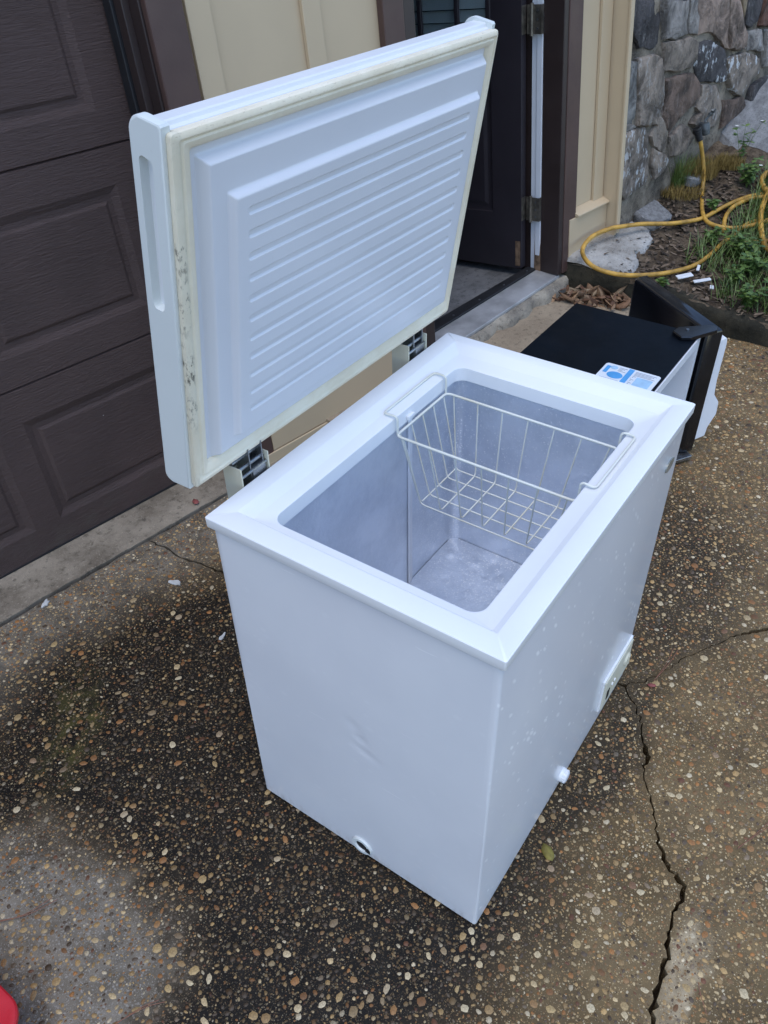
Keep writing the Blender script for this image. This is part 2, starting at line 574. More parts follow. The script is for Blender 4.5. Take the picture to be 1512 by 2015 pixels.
M['cream'] = mat_plastic('aged_cream_plastic', (0.64, 0.62, 0.50), 0.45, (0.55, 0.47, 0.30))
M['wire'] = mat_plastic('cream_wire_coating', (0.74, 0.74, 0.66), 0.4, (0.60, 0.52, 0.34))
M['zinc'] = simple('zinc_steel', (0.30, 0.31, 0.32), 0.30, 0.9, 0.2, 40)
M['black'] = simple('matt_black_paint', (0.0022, 0.0042, 0.0075), 0.5, 0, 0.3, 5, 0.03, 200, 0.10)
M['gloss'] = simple('gloss_black_plastic', (0.006, 0.0065, 0.0085), 0.16, 0, 0.3, 5, 0, 60, 0.5, 0.3)
M['fridgewhite'] = simple('fridge_white_plastic', (0.76, 0.77, 0.80), 0.35, 0, 0.03, 4)
M['hole'] = simple('dark_void', (0.008, 0.008, 0.008), 0.8)
M['gdoor'] = mat_woodgrain('brown_door_steel', (0.074, 0.047, 0.041), 0.8, 0.5)
M['brown'] = simple('brown_trim_paint', (0.078, 0.044, 0.036), 0.5, 0, 0.10, 5, 0.06, 90)
M['darkbrown'] = simple('dark_brown_paint', (0.034, 0.022, 0.020), 0.45, 0, 0.1, 4)
M['leafpaint'] = simple('entry_door_paint', (0.028, 0.023, 0.028), 0.4, 0, 0.12, 4, 0.05, 60)
M['siding'] = mat_plastic('beige_siding', (0.54, 0.42, 0.27), 0.55)
M['vinyl'] = simple('white_vinyl', (0.72, 0.74, 0.78), 0.4, 0, 0.05, 4)
M['rubber'] = simple('black_rubber', (0.014, 0.014, 0.016), 0.55, 0, 0.2, 8)
M['sill'] = simple('aluminium_sill', (0.50, 0.50, 0.50), 0.48, 0.55, 0.25, 7, 0.05, 90)
M['steelhinge'] = simple('tarnished_hinge', (0.20, 0.18, 0.15), 0.42, 0.75, 0.4, 30)
M['floor'] = mat_concrete('garage_floor_concrete', (0.11, 0.11, 0.11), (0.20, 0.20, 0.20), bumpd=0.002)
M['inside'] = simple('garage_inside_wall', (0.20, 0.19, 0.17), 0.9, 0, 0.1, 3)
M['blind'] = simple('grey_blind_slat', (0.62, 0.68, 0.70), 0.5, 0, 0.08, 5)
M['rotwood'] = simple('rotten_wood', (0.16, 0.10, 0.06), 0.9, 0, 0.5, 30, 0.4, 60)
M['stone'] = mat_stone()
M['mortar'] = mat_concrete('old_mortar', (0.07, 0.058, 0.045), (0.30, 0.255, 0.195), bumpd=0.02)
M['soil'] = mat_soil()
M['rock'] = mat_concrete('pale_rock', (0.17, 0.165, 0.16), (0.30, 0.295, 0.285), bumpd=0.02)
M['hose'] = simple('yellow_hose_vinyl', (0.46, 0.26, 0.045), 0.5, 0, 0.4, 16, 0.1, 80)
M['faucet'] = simple('grey_brass_faucet', (0.10, 0.11, 0.115), 0.5, 0.5, 0.4, 40, 0.2, 80)
M['grass'] = mat_leafy('grass_blades', (0.06, 0.11, 0.022), (0.20, 0.27, 0.075), 0.45)
M['weed'] = mat_leafy('weed_leaf', (0.045, 0.095, 0.02), (0.17, 0.25, 0.055), 0.5)
M['moss'] = mat_leafy('golden_moss', (0.16, 0.10, 0.022), (0.34, 0.24, 0.07), 0.8)
def mat_dry():
    t = NT('dry_leaf')
    oi = t.n.new('ShaderNodeObjectInfo')
    c = t.cramp(oi.outputs['Random'], [(0, (0.10, 0.05, 0.03)), (0.3, (0.24, 0.13, 0.07)), (0.55, (0.40, 0.25, 0.14)), (0.8, (0.16, 0.075, 0.05)), (1, (0.46, 0.33, 0.20))])
    n = t.noise(t.obj(), 60, 5, 0.65)
    c = t.mix(t.ramp(n, 0.35, 0.7, 0, 0.5), c, (0.07, 0.035, 0.02))
    t.set(c, 0.75, 0, 0.3)
    t.bump(n, 0.3, 0.003)
    return t.m
M['dry'] = mat_dry()
M['litter'] = mat_leafy('dark_litter', (0.03, 0.02, 0.013), (0.26, 0.19, 0.13), 0.85)
M['needle'] = simple('pine_needle_brown', (0.22, 0.09, 0.05), 0.6)
M['redleaf'] = simple('red_leaf_scrap', (0.26, 0.07, 0.06), 0.7, 0, 0.3, 40)
M['yleaf'] = simple('yellow_leaf', (0.20, 0.16, 0.03), 0.6, 0, 0.3, 40)
M['scrap'] = simple('white_plastic_scrap', (0.72, 0.73, 0.74), 0.4, 0, 0.08, 20)
M['red'] = simple('red_plastic', (0.50, 0.012, 0.022), 0.4, 0, 0.06, 10, 0.05, 200)
M['paint'] = simple('dried_white_paint', (0.52, 0.52, 0.50), 0.8, 0, 0.15, 30, 0.3, 100)
M['flower'] = simple('small_white_petals', (0.75, 0.74, 0.68), 0.6)
M['sticker'] = simple('white_sticker', (0.72, 0.76, 0.80), 0.35, 0, 0.03, 10)
M['blue'] = simple('blue_print', (0.08, 0.33, 0.66), 0.4, 0, 0.1, 20)
M['lblue'] = simple('pale_blue_print', (0.36, 0.56, 0.74), 0.4, 0, 0.1, 30)
M['ink'] = simple('grey_print', (0.20, 0.24, 0.30), 0.5)
M['badge'] = simple('grey_badge', (0.30, 0.31, 0.28), 0.3, 0.4, 0.2, 60)

# ------------------------------------------------------------------ ground and driveway
g = MB()
N = 48
gr = 260.0
gv, gf = [], []
for j in range(N + 1):
    for i in range(N + 1):
        x = (2 * i / N - 1)
        y = (2 * j / N - 1)
        gv.append((math.copysign(abs(x) ** 3, x) * gr, math.copysign(abs(y) ** 3, y) * gr, -0.055))
for j in range(N):
    for i in range(N):
        a = j * (N + 1) + i
        gf.append((a, a + 1, a + N + 2, a + N + 1))
g.add(gv, gf)
kind(g.build('ground', M['dirt'], fix=False), 'structure')

# the slabs are split by real cracks
def jag(pts, amp, step=0.012, seed=0):
    r = random.Random(seed)
    out = []
    for a, b in zip(pts, pts[1:]):
        d = math.hypot(b[0] - a[0], b[1] - a[1])
        n = max(1, int(d / step))
        for k in range(n):
            t = k / n
            j = amp if (k or a is not pts[0]) else 0
            out.append((a[0] + (b[0] - a[0]) * t + r.uniform(-j, j), a[1] + (b[1] - a[1]) * t + r.uniform(-j, j)))
    out.append(pts[-1])
    return out

def offset(pl, widths, sgn, seed):
    r = random.Random(seed)
    out = []
    n = len(pl)
    for i, p in enumerate(pl):
        a, b = pl[max(0, i - 1)], pl[min(n - 1, i + 1)]
        dx, dy = b[0] - a[0], b[1] - a[1]
        L = math.hypot(dx, dy) or 1
        w = 0.78 * widths(i / (n - 1)) * r.uniform(0.35, 1.6)
        out.append((p[0] - dy / L * w * sgn, p[1] + dx / L * w * sgn))
    return out

J0, J1 = (-4.6, 1.74), (3.2, 0.49)
def joint_y(x):
    return 1.003 - 0.159 * (x + 0.025)
CR1 = [(0.769, -0.581), (0.742, -0.61), (0.708, -0.646), (0.673, -0.67), (0.644, -0.681), (0.6, -0.708), (0.588, -0.722), (0.559, -0.719),
       (0.524, -0.735), (0.493, -0.761), (0.46, -0.782), (0.409, -0.807), (0.37, -0.834), (0.348, -0.853), (0.323, -0.898), (0.302, -0.905),
       (0.259, -0.898), (0.221, -0.906), (0.168, -0.917), (0.124, -0.92), (0.069, -0.928), (0.033, -0.938), (-0.3, -1.05), (-0.9, -1.2), (-4.5, -2.2)]
CR2 = [(0.769, -0.581), (0.802, -0.625), (0.886, -0.664), (0.94, -0.687), (1.001, -0.723), (1.059, -0.754), (1.107, -0.782), (1.18, -0.848),
       (1.294, -0.942), (2.0, -1.4), (3.2, -2.3)]
CR3 = [(0.477, joint_y(0.477)), (0.481, 0.836), (0.473, 0.77), (0.487, 0.705), (0.494, 0.635), (0.53, 0.4), (0.56, 0.1), (0.66, -0.25), (0.769, -0.581)]
c1 = jag(CR1[:22], 0.0042, 0.010, 1) + CR1[22:]
c2 = jag(CR2[:9], 0.0042, 0.010, 2) + CR2[9:]
c3 = jag(CR3, 0.0028, 0.014, 3)
def w1(t):
    return 0.0022 + 0.006 * math.exp(-((t - 0.24) / 0.035) ** 2) + 0.007 * math.exp(-((t - 0.60) / 0.07) ** 2) + 0.0055 * math.exp(-((t - 0.86) / 0.12) ** 2)
def w2(t):
    return 0.0018 + 0.006 * math.exp(-((t - 0.72) / 0.10) ** 2)
def w3(t):
    return 0.0045
c1l, c1r = offset(c1, w1, -1, 5), offset(c1, w1, 1, 6)
c2u, c2d = offset(c2, w2, 1, 7), offset(c2, w2, -1, 8)
c3l, c3r = offset(c3, w3, -1, 9), offset(c3, w3, 1, 10)
jg = 0.0075
driveway = bpy.data.objects.new('driveway', None)
COL.objects.link(driveway)
kind(driveway, 'structure')
jl = jag([(-4.5, joint_y(-4.5) - jg), (-0.6, joint_y(-0.6) - jg), (c3l[0][0], joint_y(c3l[0][0]) - jg)], 0.003, 0.03, 12)
slabA = jl + c3l[1:-1] + [p for p in c1l[1:]]
slabA = slabA + [(-4.5, -2.0)]
jr = jag([(c3r[0][0], joint_y(c3r[0][0]) - jg), (1.6, joint_y(1.6) - jg), (2.87, joint_y(2.87) - jg)], 0.003, 0.03, 13)
slabC = jr + [(2.89, -2.05)] + [p for p in reversed(c2u[1:-1])] + [p for p in reversed(c3r[1:-1])]
slabB = [p for p in c2d[1:]] + [(3.2, -6.0), (-4.5, -6.0), (-4.5, -2.22)] + [p for p in reversed(c1r[1:-1])]
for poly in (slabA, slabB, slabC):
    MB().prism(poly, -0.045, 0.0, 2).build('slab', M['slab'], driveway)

# pebbles standing proud of the cement
CR_ALL = np.array([p for p in c1 + c2 + c3 if -1 < p[0] < 3], float)
def in_poly(px, py, poly):
    inside = np.zeros(len(px), bool)
    n = len(poly)
    for i in range(n):
        x0, y0 = poly[i]
        x1, y1 = poly[(i + 1) % n]
        c = ((y0 > py) != (y1 > py)) & (px < (x1 - x0) * (py - y0) / ((y1 - y0) or 1e-12) + x0)
        inside ^= c
    return inside
VIEW = [(-0.95, 0.05), (-0.55, -0.75), (0.15, -1.42), (1.4, -1.25), (2.88, -0.75), (2.88, 0.10), (1.25, 0.12), (1.0, 0.82), (-0.35, 1.05)]
NP = 160000
px = rng.uniform(-0.95, 2.88, NP)
py = rng.uniform(-1.42, 1.05, NP)
ok = in_poly(px, py, VIEW)
ok &= ~((px > 0.01) & (px < FL - 0.01) & (py > -FD + 0.01) & (py < -0.01))
ok &= py < joint_y(px) - 0.014
px, py = px[ok], py[ok]
rad = np.exp(rng.normal(math.log(0.0031), 0.47, len(px)))
rad = np.clip(rad, 0.0017, 0.0120)
far = np.clip((px - 0.6) / 1.8, 0, 1)
rad *= 1 + 0.25 * far
# crack distance
dmin = np.full(len(px), 9.0)
for k in range(0, len(CR_ALL)):
    dmin = np.minimum(dmin, np.hypot(px - CR_ALL[k, 0], py - CR_ALL[k, 1]))
ok = dmin > rad + 0.009
px, py, rad = px[ok], py[ok], rad[ok]
# keep pebbles apart with a coarse grid
order = np.argsort(-rad)
cell = 0.0145
grid = {}
keep = []
for i in order:
    gx, gy = int(px[i] // cell), int(py[i] // cell)
    bad = False
    for ax in (-2, -1, 0, 1, 2):
        for ay in (-2, -1, 0, 1, 2):
            for j in grid.get((gx + ax, gy + ay), ()):
                if (px[i] - px[j]) ** 2 + (py[i] - py[j]) ** 2 < (0.86 * (rad[i] + rad[j])) ** 2:
                    bad = True
                    break
            if bad:
                break
        if bad:
            break
    if not bad:
        grid.setdefault((gx, gy), []).append(i)
        keep.append(i)
keep = np.array(keep)
px, py, rad = px[keep], py[keep], rad[keep]
camp = np.array([-0.7164, -0.8817, 1.7467])
dist = np.sqrt((px - camp[0]) ** 2 + (py - camp[1]) ** 2 + camp[2] ** 2)
scr = rad / dist
INV = [(-0.669, 0.096), (0.155, -1.118), (1.255, -0.828), (2.786, -0.424), (2.78, 0.1), (1.2, 0.1), (0.9, 0.85), (0.013, 1.057)]
vis = in_poly(px, py, INV)
rank = np.argsort(-(scr * np.where(vis, 1, 0)))
big = set(rank[:300].tolist())
PAL = np.array([(0.50, 0.36, 0.19), (0.40, 0.20, 0.08), (0.60, 0.50, 0.34), (0.26, 0.165, 0.09), (0.12, 0.095, 0.08),
                (0.40, 0.29, 0.16), (0.18, 0.085, 0.055), (0.68, 0.63, 0.53), (0.23, 0.19, 0.155), (0.075, 0.055, 0.04), (0.16, 0.14, 0.125)])
PAL = PAL * np.array([1.08, 0.94, 0.72])
PW = np.array([0.16, 0.11, 0.12, 0.13, 0.11, 0.12, 0.05, 0.06, 0.07, 0.05, 0.02])
def pebble_verts(n=7, elong=1.0, seed=None):
    r = rng.uniform(0.82, 1.12, n)
    a = np.linspace(0, 2 * np.pi, n, endpoint=False) + rng.uniform(-0.2, 0.2, n)
    x = np.cos(a) * r
    y = np.sin(a) * r * elong
    z0 = np.full(n, -0.15)
    z1 = rng.uniform(0.26, 0.40, n)
    k = rng.uniform(0.62, 0.78)
    return np.concatenate([np.stack([x, y, z0], 1), np.stack([x * k, y * k, z1], 1), [[0, 0, rng.uniform(0.40, 0.52)]]])
n = 7
PF = []
for i in range(n):
    j = (i + 1) % n
    PF += [(i, j, n + j), (i, n + j, n + i), (n + i, n + j, 2 * n)]
PF = np.array(PF)
small = np.array([i for i in range(len(px)) if i not in big])
V = np.zeros((len(small) * 15, 3), np.float32)
Cc = np.zeros((len(small) * 15, 4), np.float32)
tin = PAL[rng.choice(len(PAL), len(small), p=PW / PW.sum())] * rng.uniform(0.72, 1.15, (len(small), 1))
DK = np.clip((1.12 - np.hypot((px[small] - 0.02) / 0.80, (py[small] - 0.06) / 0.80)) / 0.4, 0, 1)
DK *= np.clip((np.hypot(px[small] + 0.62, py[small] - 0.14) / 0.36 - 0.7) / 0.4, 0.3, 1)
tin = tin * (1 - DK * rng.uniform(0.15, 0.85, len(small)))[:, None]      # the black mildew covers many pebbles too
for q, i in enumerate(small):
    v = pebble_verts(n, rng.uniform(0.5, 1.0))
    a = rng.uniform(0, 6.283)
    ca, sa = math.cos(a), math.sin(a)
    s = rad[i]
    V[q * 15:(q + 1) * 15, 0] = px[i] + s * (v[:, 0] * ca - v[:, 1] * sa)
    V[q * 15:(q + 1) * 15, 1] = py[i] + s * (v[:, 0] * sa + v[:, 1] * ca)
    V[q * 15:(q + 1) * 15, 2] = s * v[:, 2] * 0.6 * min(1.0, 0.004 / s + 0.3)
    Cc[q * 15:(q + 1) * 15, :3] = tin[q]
Cc[:, 3] = 1
F = (PF[None] + (np.arange(len(small)) * 15)[:, None, None]).reshape(-1, 3)
me = bpy.data.meshes.new('pebbles')
me.vertices.add(len(V))
me.vertices.foreach_set('co', V.ravel())
me.loops.add(F.size)
me.loops.foreach_set('vertex_index', F.ravel().astype(np.int32))
me.polygons.add(len(F))
me.polygons.foreach_set('loop_start', np.arange(0, F.size, 3, dtype=np.int32))
me.polygons.foreach_set('use_smooth', np.ones(len(F), bool))
me.update(calc_edges=True)
at = me.attributes.new('tint', 'FLOAT_COLOR', 'POINT')
at.data.foreach_set('color', Cc.ravel())
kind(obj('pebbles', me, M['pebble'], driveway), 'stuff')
pm = []
for k in range(14):
    b = MB()
    b.add(pebble_verts(n, 0.55 + 0.035 * k).tolist(), PF.tolist())
    pm.append(b.mesh('pebble', 60))
    pm[-1].materials.append(M['pebble_big'])
for i in sorted(big):
    o = bpy.data.objects.new('pebble', pm[random.randrange(14)])
    COL.objects.link(o)
    o.parent = driveway
    o.location = (px[i], py[i], 0)
    o.rotation_euler = (0, 0, random.uniform(0, 6.28))
    o.scale = (rad[i], rad[i], rad[i] * 0.42)

# dried paint on the slab
def flat_blob(cx, cy, r, ang, el, z0, z1, seed):
    r_ = random.Random(seed)
    pts = []
    for k in range(14):
        a = 2 * math.pi * k / 14
        q = r * r_.uniform(0.55, 1.15)
        x, y = math.cos(a) * q, math.sin(a) * q * el
        pts.append((cx + x * math.cos(ang) - y * math.sin(ang), cy + x * math.sin(ang) + y * math.cos(ang)))
    return MB().prism(pts, z0, z1, 2)
for k, (x, y, r, a, el) in enumerate(((0.383, 0.70, 0.022, 1.9, 0.5), (0.104, 0.962, 0.020, 0.4, 0.45), (0.30, 0.425, 0.016, 0.2, 0.4))):
    flat_blob(x, y, r, a, el, -0.002, 0.0035, k).build('paint_splash', M['paint'], driveway)

# concrete strip in front of the garage
ap = jag([(-4.5, joint_y(-4.5) + jg), (0.0, joint_y(0.0) + jg), (1.55, joint_y(1.55) + jg)], 0.003, 0.03, 21) + [(1.95, 1.4), (-4.5, 2.6)]
kind(MB().prism(ap, -0.05, 0.002, 2).build('concrete_apron', M['apron']), 'structure')
# smooth concrete landing by the side door
def landing():
    b = MB()
    poly = [(1.45, 0.135), (1.9, 0.125), (2.5, 0.115), (2.88, 0.11), (2.88, 0.75), (1.3, 1.0), (1.3, 0.4)]
    b.prism(poly, -0.04, 0.052, 2)
    return b.build('landing', M['pad'], bevel=0.008)
kind(landing(), 'structure')

# ------------------------------------------------------------------ house
house = thing('garage_house', 'brown and beige garage wall with paneled overhead door and open side door', 'house', mw=HM)
# overhead door, four sections with pressed panels
gd = obj('garage_door', MB().box(-3.4, 0.745, 0.012, 0.045, 0.002, 2.19).mesh('garage_door'), M['darkbrown'], house)
def section(h0, h1):
    b = MB()
    x0, x1 = -3.38, 0.742
    panels = [(0.141 - 0.583 * k, 0.640 - 0.583 * k) for k in range(6)]
    ph0, ph1 = h0 + 0.092, h1 - 0.103
    T = 0.0
    xs = [x0] + [v for p in sorted(panels) for v in p] + [x1]
    def quad(a, b_, c, d, y=T):
        bb = [(a, y, c), (b_, y, c), (b_, y, d), (a, y, d)]
        b.add(bb, [(0, 1, 2, 3)])
    quad(x0, x1, h0 + 0.004, ph0)
    quad(x0, x1, ph1, h1 - 0.004)
    for i in range(0, len(xs), 2):
        quad(xs[i], xs[i + 1], ph0, ph1)
    for a, c in panels:
        rings = []
        for ins, dep in ((0, 0), (0.003, 0.0012), (0.022, 0.0085), (0.038, 0.0085), (0.047, 0.003), (0.052, 0.0025)):
            rings.append([(a + ins, dep, ph0 + ins), (c - ins, dep, ph0 + ins), (c - ins, dep, ph1 - ins), (a + ins, dep, ph1 - ins)])
        b.loft(rings, False, True)
    # tongue and groove lips
    b.add([(x0, T, h1 - 0.004), (x1, T, h1 - 0.004), (x1, 0.010, h1), (x0, 0.010, h1)], [(0, 1, 2, 3)])
    b.add([(x0, T, h0 + 0.004), (x1, T, h0 + 0.004), (x1, 0.010, h0), (x0, 0.010, h0)], [(0, 1, 2, 3)])
    return b.build('door_section', M['gdoor'], gd, fix=False)
for h0, h1 in ((0.002, 0.544), (0.544, 1.100), (1.100, 1.648), (1.648, 2.19)):
    section(h0, h1)
MB().box(-3.38, 0.742, -0.004, 0.03, -0.012, 0.006).build('bottom_seal', M['rubber'], gd)

def hb(name, mat, x0, x1, y0, y1, z0, z1, parent=None, bevel=0.003):
    return MB().box(x0, x1, y0, y1, z0, z1).build(name, mat, parent or house, bevel=bevel)
hb('weather_strip', M['rubber'], 0.737, 0.758, -0.045, -0.006, 0.0, 2.2)
hb('weather_strip', M['darkbrown'], 0.746, 0.770, -0.085, -0.046, 0.0, 2.2)
hb('jamb', M['darkbrown'], 0.769, 0.80, -0.128, 0.06, -0.01, 2.2)
hb('casing', M['brown'], 0.776, 0.889, -0.152, -0.127, -0.02, 2.3, bevel=0.005)
hb('casing', M['brown'], -3.6, 0.775, -0.152, -0.127, 2.2, 2.32)
# beige boards and battens between the two doors
SB = 0.022
for a, c in ((0.888, 1.348), (1.3485, 1.66)):
    hb('siding_board', M['siding'], a, c, -0.122, -0.105, SB, 2.62, bevel=0.002)
for a, c in ((0.905, 0.985), (1.312, 1.385)):
    hb('batten', M['siding'], a, c, -0.137, -0.1222, SB, 2.62, bevel=0.002)
hb('skirt_board', M['siding'], 0.835, 1.70, -0.1565, -0.10, -0.06, SB - 0.002, bevel=0.002)
hb('skirt_board', M['siding'], 0.8905, 1.6360, -0.1515, -0.1375, SB + 0.001, 0.42, bevel=0.002)
# side door frame
hb('casing', M['brown'], 1.637, 1.734, -0.152, -0.1225, -0.03, 2.2, bevel=0.004)
hb('jamb', M['darkbrown'], 1.7365, 1.792, -0.146, 0.06, 0.04, 2.16, bevel=0.004)
hb('casing', M['brown'], 2.700, 2.797, -0.152, -0.1225, 0.10, 2.2, bevel=0.004)
hb('jamb', M['darkbrown'], 2.668, 2.6985, -0.148, -0.045, 0.10, 2.16, bevel=0.004)
hb('jamb', M['darkbrown'], 2.684, 2.72, -0.0445, 0.08, 0.10, 2.16, bevel=0.002)
hb('jamb', M['brown'], 1.7365, 2.70, -0.146, 0.06, 2.10, 2.159)
hb('casing', M['brown'], 1.637, 2.797, -0.1535, -0.1235, 2.17, 2.28)
hb('door_stop', M['vinyl'], 2.666, 2.6835, -0.044, -0.014, 0.105, 2.1, bevel=0.003)
hb('door_stop', M['vinyl'], 2.672, 2.6835, -0.0135, 0.014, 0.105, 2.1, bevel=0.002)
MB().add([(2.664, -0.046, 0.10), (2.6835, -0.046, 0.10), (2.6835, -0.046, 0.24), (2.674, -0.046, 0.29), (2.667, -0.046, 0.22),
          (2.664, -0.012, 0.10), (2.6835, -0.012, 0.10), (2.6835, -0.012, 0.24), (2.674, -0.012, 0.29), (2.667, -0.012, 0.22)],
         [(0, 1, 2, 3, 4), (9, 8, 7, 6, 5), (0, 4, 9, 5), (4, 3, 8, 9), (3, 2, 7, 8)]).build('rotten_patch', M['rotwood'], house)
# beige wall right of the side door, above the bed
for a, c in ((2.797, 2.965), (2.967, 3.075)):
    hb('siding_board', M['siding'], a, c, -0.122, -0.105, 0.362, 2.62, bevel=0.002)
hb('batten', M['siding'], 2.965, 3.045, -0.137, -0.1222, 0.364, 2.62, bevel=0.002)
hb('skirt_board', M['siding'], 2.742, 3.055, -0.1575, -0.10, 0.05, 0.340, bevel=0.002)
MB().add([(2.790, -0.1230, 0.372), (3.056, -0.1230, 0.372), (3.056, -0.172, 0.350), (2.790, -0.172, 0.350),
          (2.790, -0.1230, 0.342), (3.056, -0.1230, 0.342), (3.056, -0.172, 0.342), (2.790, -0.172, 0.342)],
         [(0, 3, 2, 1), (4, 5, 6, 7), (3, 7, 6, 2), (0, 4, 7, 3), (1, 2, 6, 5), (0, 1, 5, 4)]).build('drip_cap', M['siding'], house, bevel=0.002)
hb('corner_board', M['siding'], 3.057, 3.070, -0.208, -0.10, 0.05, 2.62, bevel=0.002)
hb('corner_trim', M['siding'], 3.050, 3.078, -0.222, -0.2085, 0.20, 2.62, bevel=0.003)
# sill and threshold of the side door
sl = MB()
sl.add([(1.792, -0.185, 0.066), (2.690, -0.142, 0.096), (2.690, -0.022, 0.108), (1.792, -0.058, 0.080),
        (1.792, -0.185, 0.052), (2.690, -0.142, 0.082), (2.690, -0.022, 0.03), (1.792, -0.058, 0.03)],
       [(0, 1, 2, 3), (7, 6, 5, 4), (0, 4, 5, 1), (1, 5, 6, 2), (2, 6, 7, 3), (3, 7, 4, 0)])
sl.build('door_sill', M['sill'], house, bevel=0.002)
th = MB()
th.add([(1.792, -0.056, 0.086), (2.668, -0.020, 0.114), (2.668, 0.028, 0.116), (1.792, 0.012, 0.088),
        (1.792, -0.056, 0.0), (2.668, -0.020, 0.0), (2.668, 0.028, 0.0), (1.792, 0.012, 0.0)],
       [(0, 1, 2, 3), (7, 6, 5, 4), (0, 4, 5, 1), (1, 5, 6, 2), (2, 6, 7, 3), (3, 7, 4, 0)])
tho = th.build('threshold', M['rubber'], house, bevel=0.003)
for k in range(5):
    s = 1.86 + 0.19 * k
    tz = -0.03 + 0.032 * (s - 1.8)
    MB().cyl((s, tz, 0.08 + 0.032 * (s - 1.79)), (s, tz, 0.0895 + 0.032 * (s - 1.79)), 0.005, 10).build('screw', M['zinc'], tho, smooth=40)
# inside of the garage
hb('floor', M['floor'], -3.5, 4.2, 0.030, 4.0, -0.10, 0.082)
hb('inner_wall', M['inside'], -3.5, 4.2, 4.0, 4.1, -0.1, 2.6)
hb('inner_wall', M['inside'], 4.2, 4.3, -0.05, 4.1, -0.1, 2.6)
hb('inner_wall', M['inside'], -3.6, -3.5, -0.1, 4.1, -0.1, 2.6)
hb('ceiling', M['inside'], -3.6, 4.3, -0.1, 4.1, 2.6, 2.66)
hb('inner_wall', M['inside'], 0.80, 1.7365, -0.1045, 0.06, 0.0, 2.6)
hb('inner_wall', M['inside'], 2.7205, 4.2, -0.1045, 0.06, 0.0, 2.6)
hb('inner_wall', M['inside'], -3.5, 0.80, -0.1265, 0.06, 2.32, 2.6)
hb('inner_wall', M['inside'], 0.80, 2.7205, -0.1045, 0.06, 2.285, 2.6)
for k, (a, c) in enumerate(((-3.6, -2.4), (-2.398, -1.2), (-1.198, 0.0), (0.002, 0.887))):
    hb('siding_board', M['siding'], a, c, -0.146, -0.128, 2.325, 2.62)
hb('siding_board', M['siding'], 1.662, 2.795, -0.122, -0.105, 2.285, 2.62)

# the side door leaf, swung inward
DV = Vector((-0.12, 0.993, 0)).normalized()
DN = Vector((DV.y, -DV.x, 0))            # from the seen face through the leaf
LM = Matrix(((DV.x, DN.x, 0, 2.617), (DV.y, DN.y, 0, 0.03), (0, 0, 1, 0.12), (0, 0, 0, 1)))   # local: x along leaf, y thickness, z up
W0, W1, WZ0, WZ1 = 0.145, 0.70, 0.96, 1.80
lb = MB()
LH, LWID, LT = 1.96, 0.85, 0.042
lb.box(0, W0, 0, LT, 0, LH)
lb.box(W1, LWID, 0, LT, 0, LH)
lb.box(W0, W1, 0, LT, WZ1, LH)
# lower part with two pressed panels
def pressed(b, a, c, z0, z1):
    rings = []
    for ins, dep in ((0, 0.0), (0.004, 0.005), (0.016, 0.008), (0.028, 0.008), (0.045, 0.002)):
        rings.append([(a + ins, dep, z0 + ins), (c - ins, dep, z0 + ins), (c - ins, dep, z1 - ins), (a + ins, dep, z1 - ins)])
    b.loft(rings, False, True)
pz0, pz1 = 0.255, 0.84
pA, pB, pC, pD = 0.150, 0.385, 0.455, 0.695
for (a, c, z0, z1) in ((W0, W1, 0, pz0), (W0, W1, pz1, WZ0), (W0, pA, pz0, pz1), (pB, pC, pz0, pz1), (pD, W1, pz0, pz1)):
    lb.add([(a, 0, z0), (c, 0, z0), (c, 0, z1), (a, 0, z1)], [(0, 1, 2, 3)])
pressed(lb, pA, pB, pz0, pz1)
pressed(lb, pC, pD, pz0, pz1)
lb.add([(W0, LT, 0), (W1, LT, 0), (W1, LT, WZ0), (W0, LT, WZ0)], [(3, 2, 1, 0)])
lb.add([(W0, 0, WZ0), (W1, 0, WZ0), (W1, LT, WZ0), (W0, LT, WZ0)], [(0, 1, 2, 3)])
lb.add([(W0, 0, 0), (W1, 0, 0), (W1, LT, 0), (W0, LT, 0)], [(3, 2, 1, 0)])
leaf = lb.build('side_door', M['leafpaint'], house, mw=LM, fix=False)
fr = MB()
for a, c, z0, z1 in ((W0, W0 + 0.022, WZ0, WZ1), (W1 - 0.022, W1, WZ0, WZ1), (W0 + 0.022, W1 - 0.022, WZ0, WZ0 + 0.022), (W0 + 0.022, W1 - 0.022, WZ1 - 0.022, WZ1)):
    fr.box(a, c, -0.008, 0.012, z0, z1)
fr.box(0.305, 0.325, -0.006, 0.012, WZ0 + 0.022, WZ1 - 0.022)
fr.box(0.500, 0.520, -0.006, 0.012, WZ0 + 0.022, WZ1 - 0.022)
fr.build('window_frame', M['leafpaint'], leaf, bevel=0.003)
gm = NT('door_glass')
gm.set((0.8, 0.85, 0.85), 0.03, 0, 0.5, trans=1.0)
gm.b.inputs['IOR'].default_value = 1.45
for a, c in ((W0 + 0.022, 0.305), (0.325, 0.500), (0.520, W1 - 0.022)):
    MB().box(a, c, 0.013, 0.017, WZ0 + 0.022, WZ1 - 0.022).build('pane', gm.m, leaf)
z = WZ0 + 0.03
sb = MB()
while z < WZ1 - 0.06:
    MB().add([(W0 + 0.025, 0.020, z), (W1 - 0.025, 0.020, z), (W1 - 0.025, 0.036, z + 0.043), (W0 + 0.025, 0.036, z + 0.043),
              (W0 + 0.025, 0.0215, z), (W1 - 0.025, 0.0215, z), (W1 - 0.025, 0.0375, z + 0.043), (W0 + 0.025, 0.0375, z + 0.043)],
             [(0, 1, 2, 3), (7, 6, 5, 4), (0, 4, 5, 1), (3, 2, 6, 7), (0, 3, 7, 4), (1, 5, 6, 2)]).build('blind_slat', M['blind'], leaf)
    z += 0.048
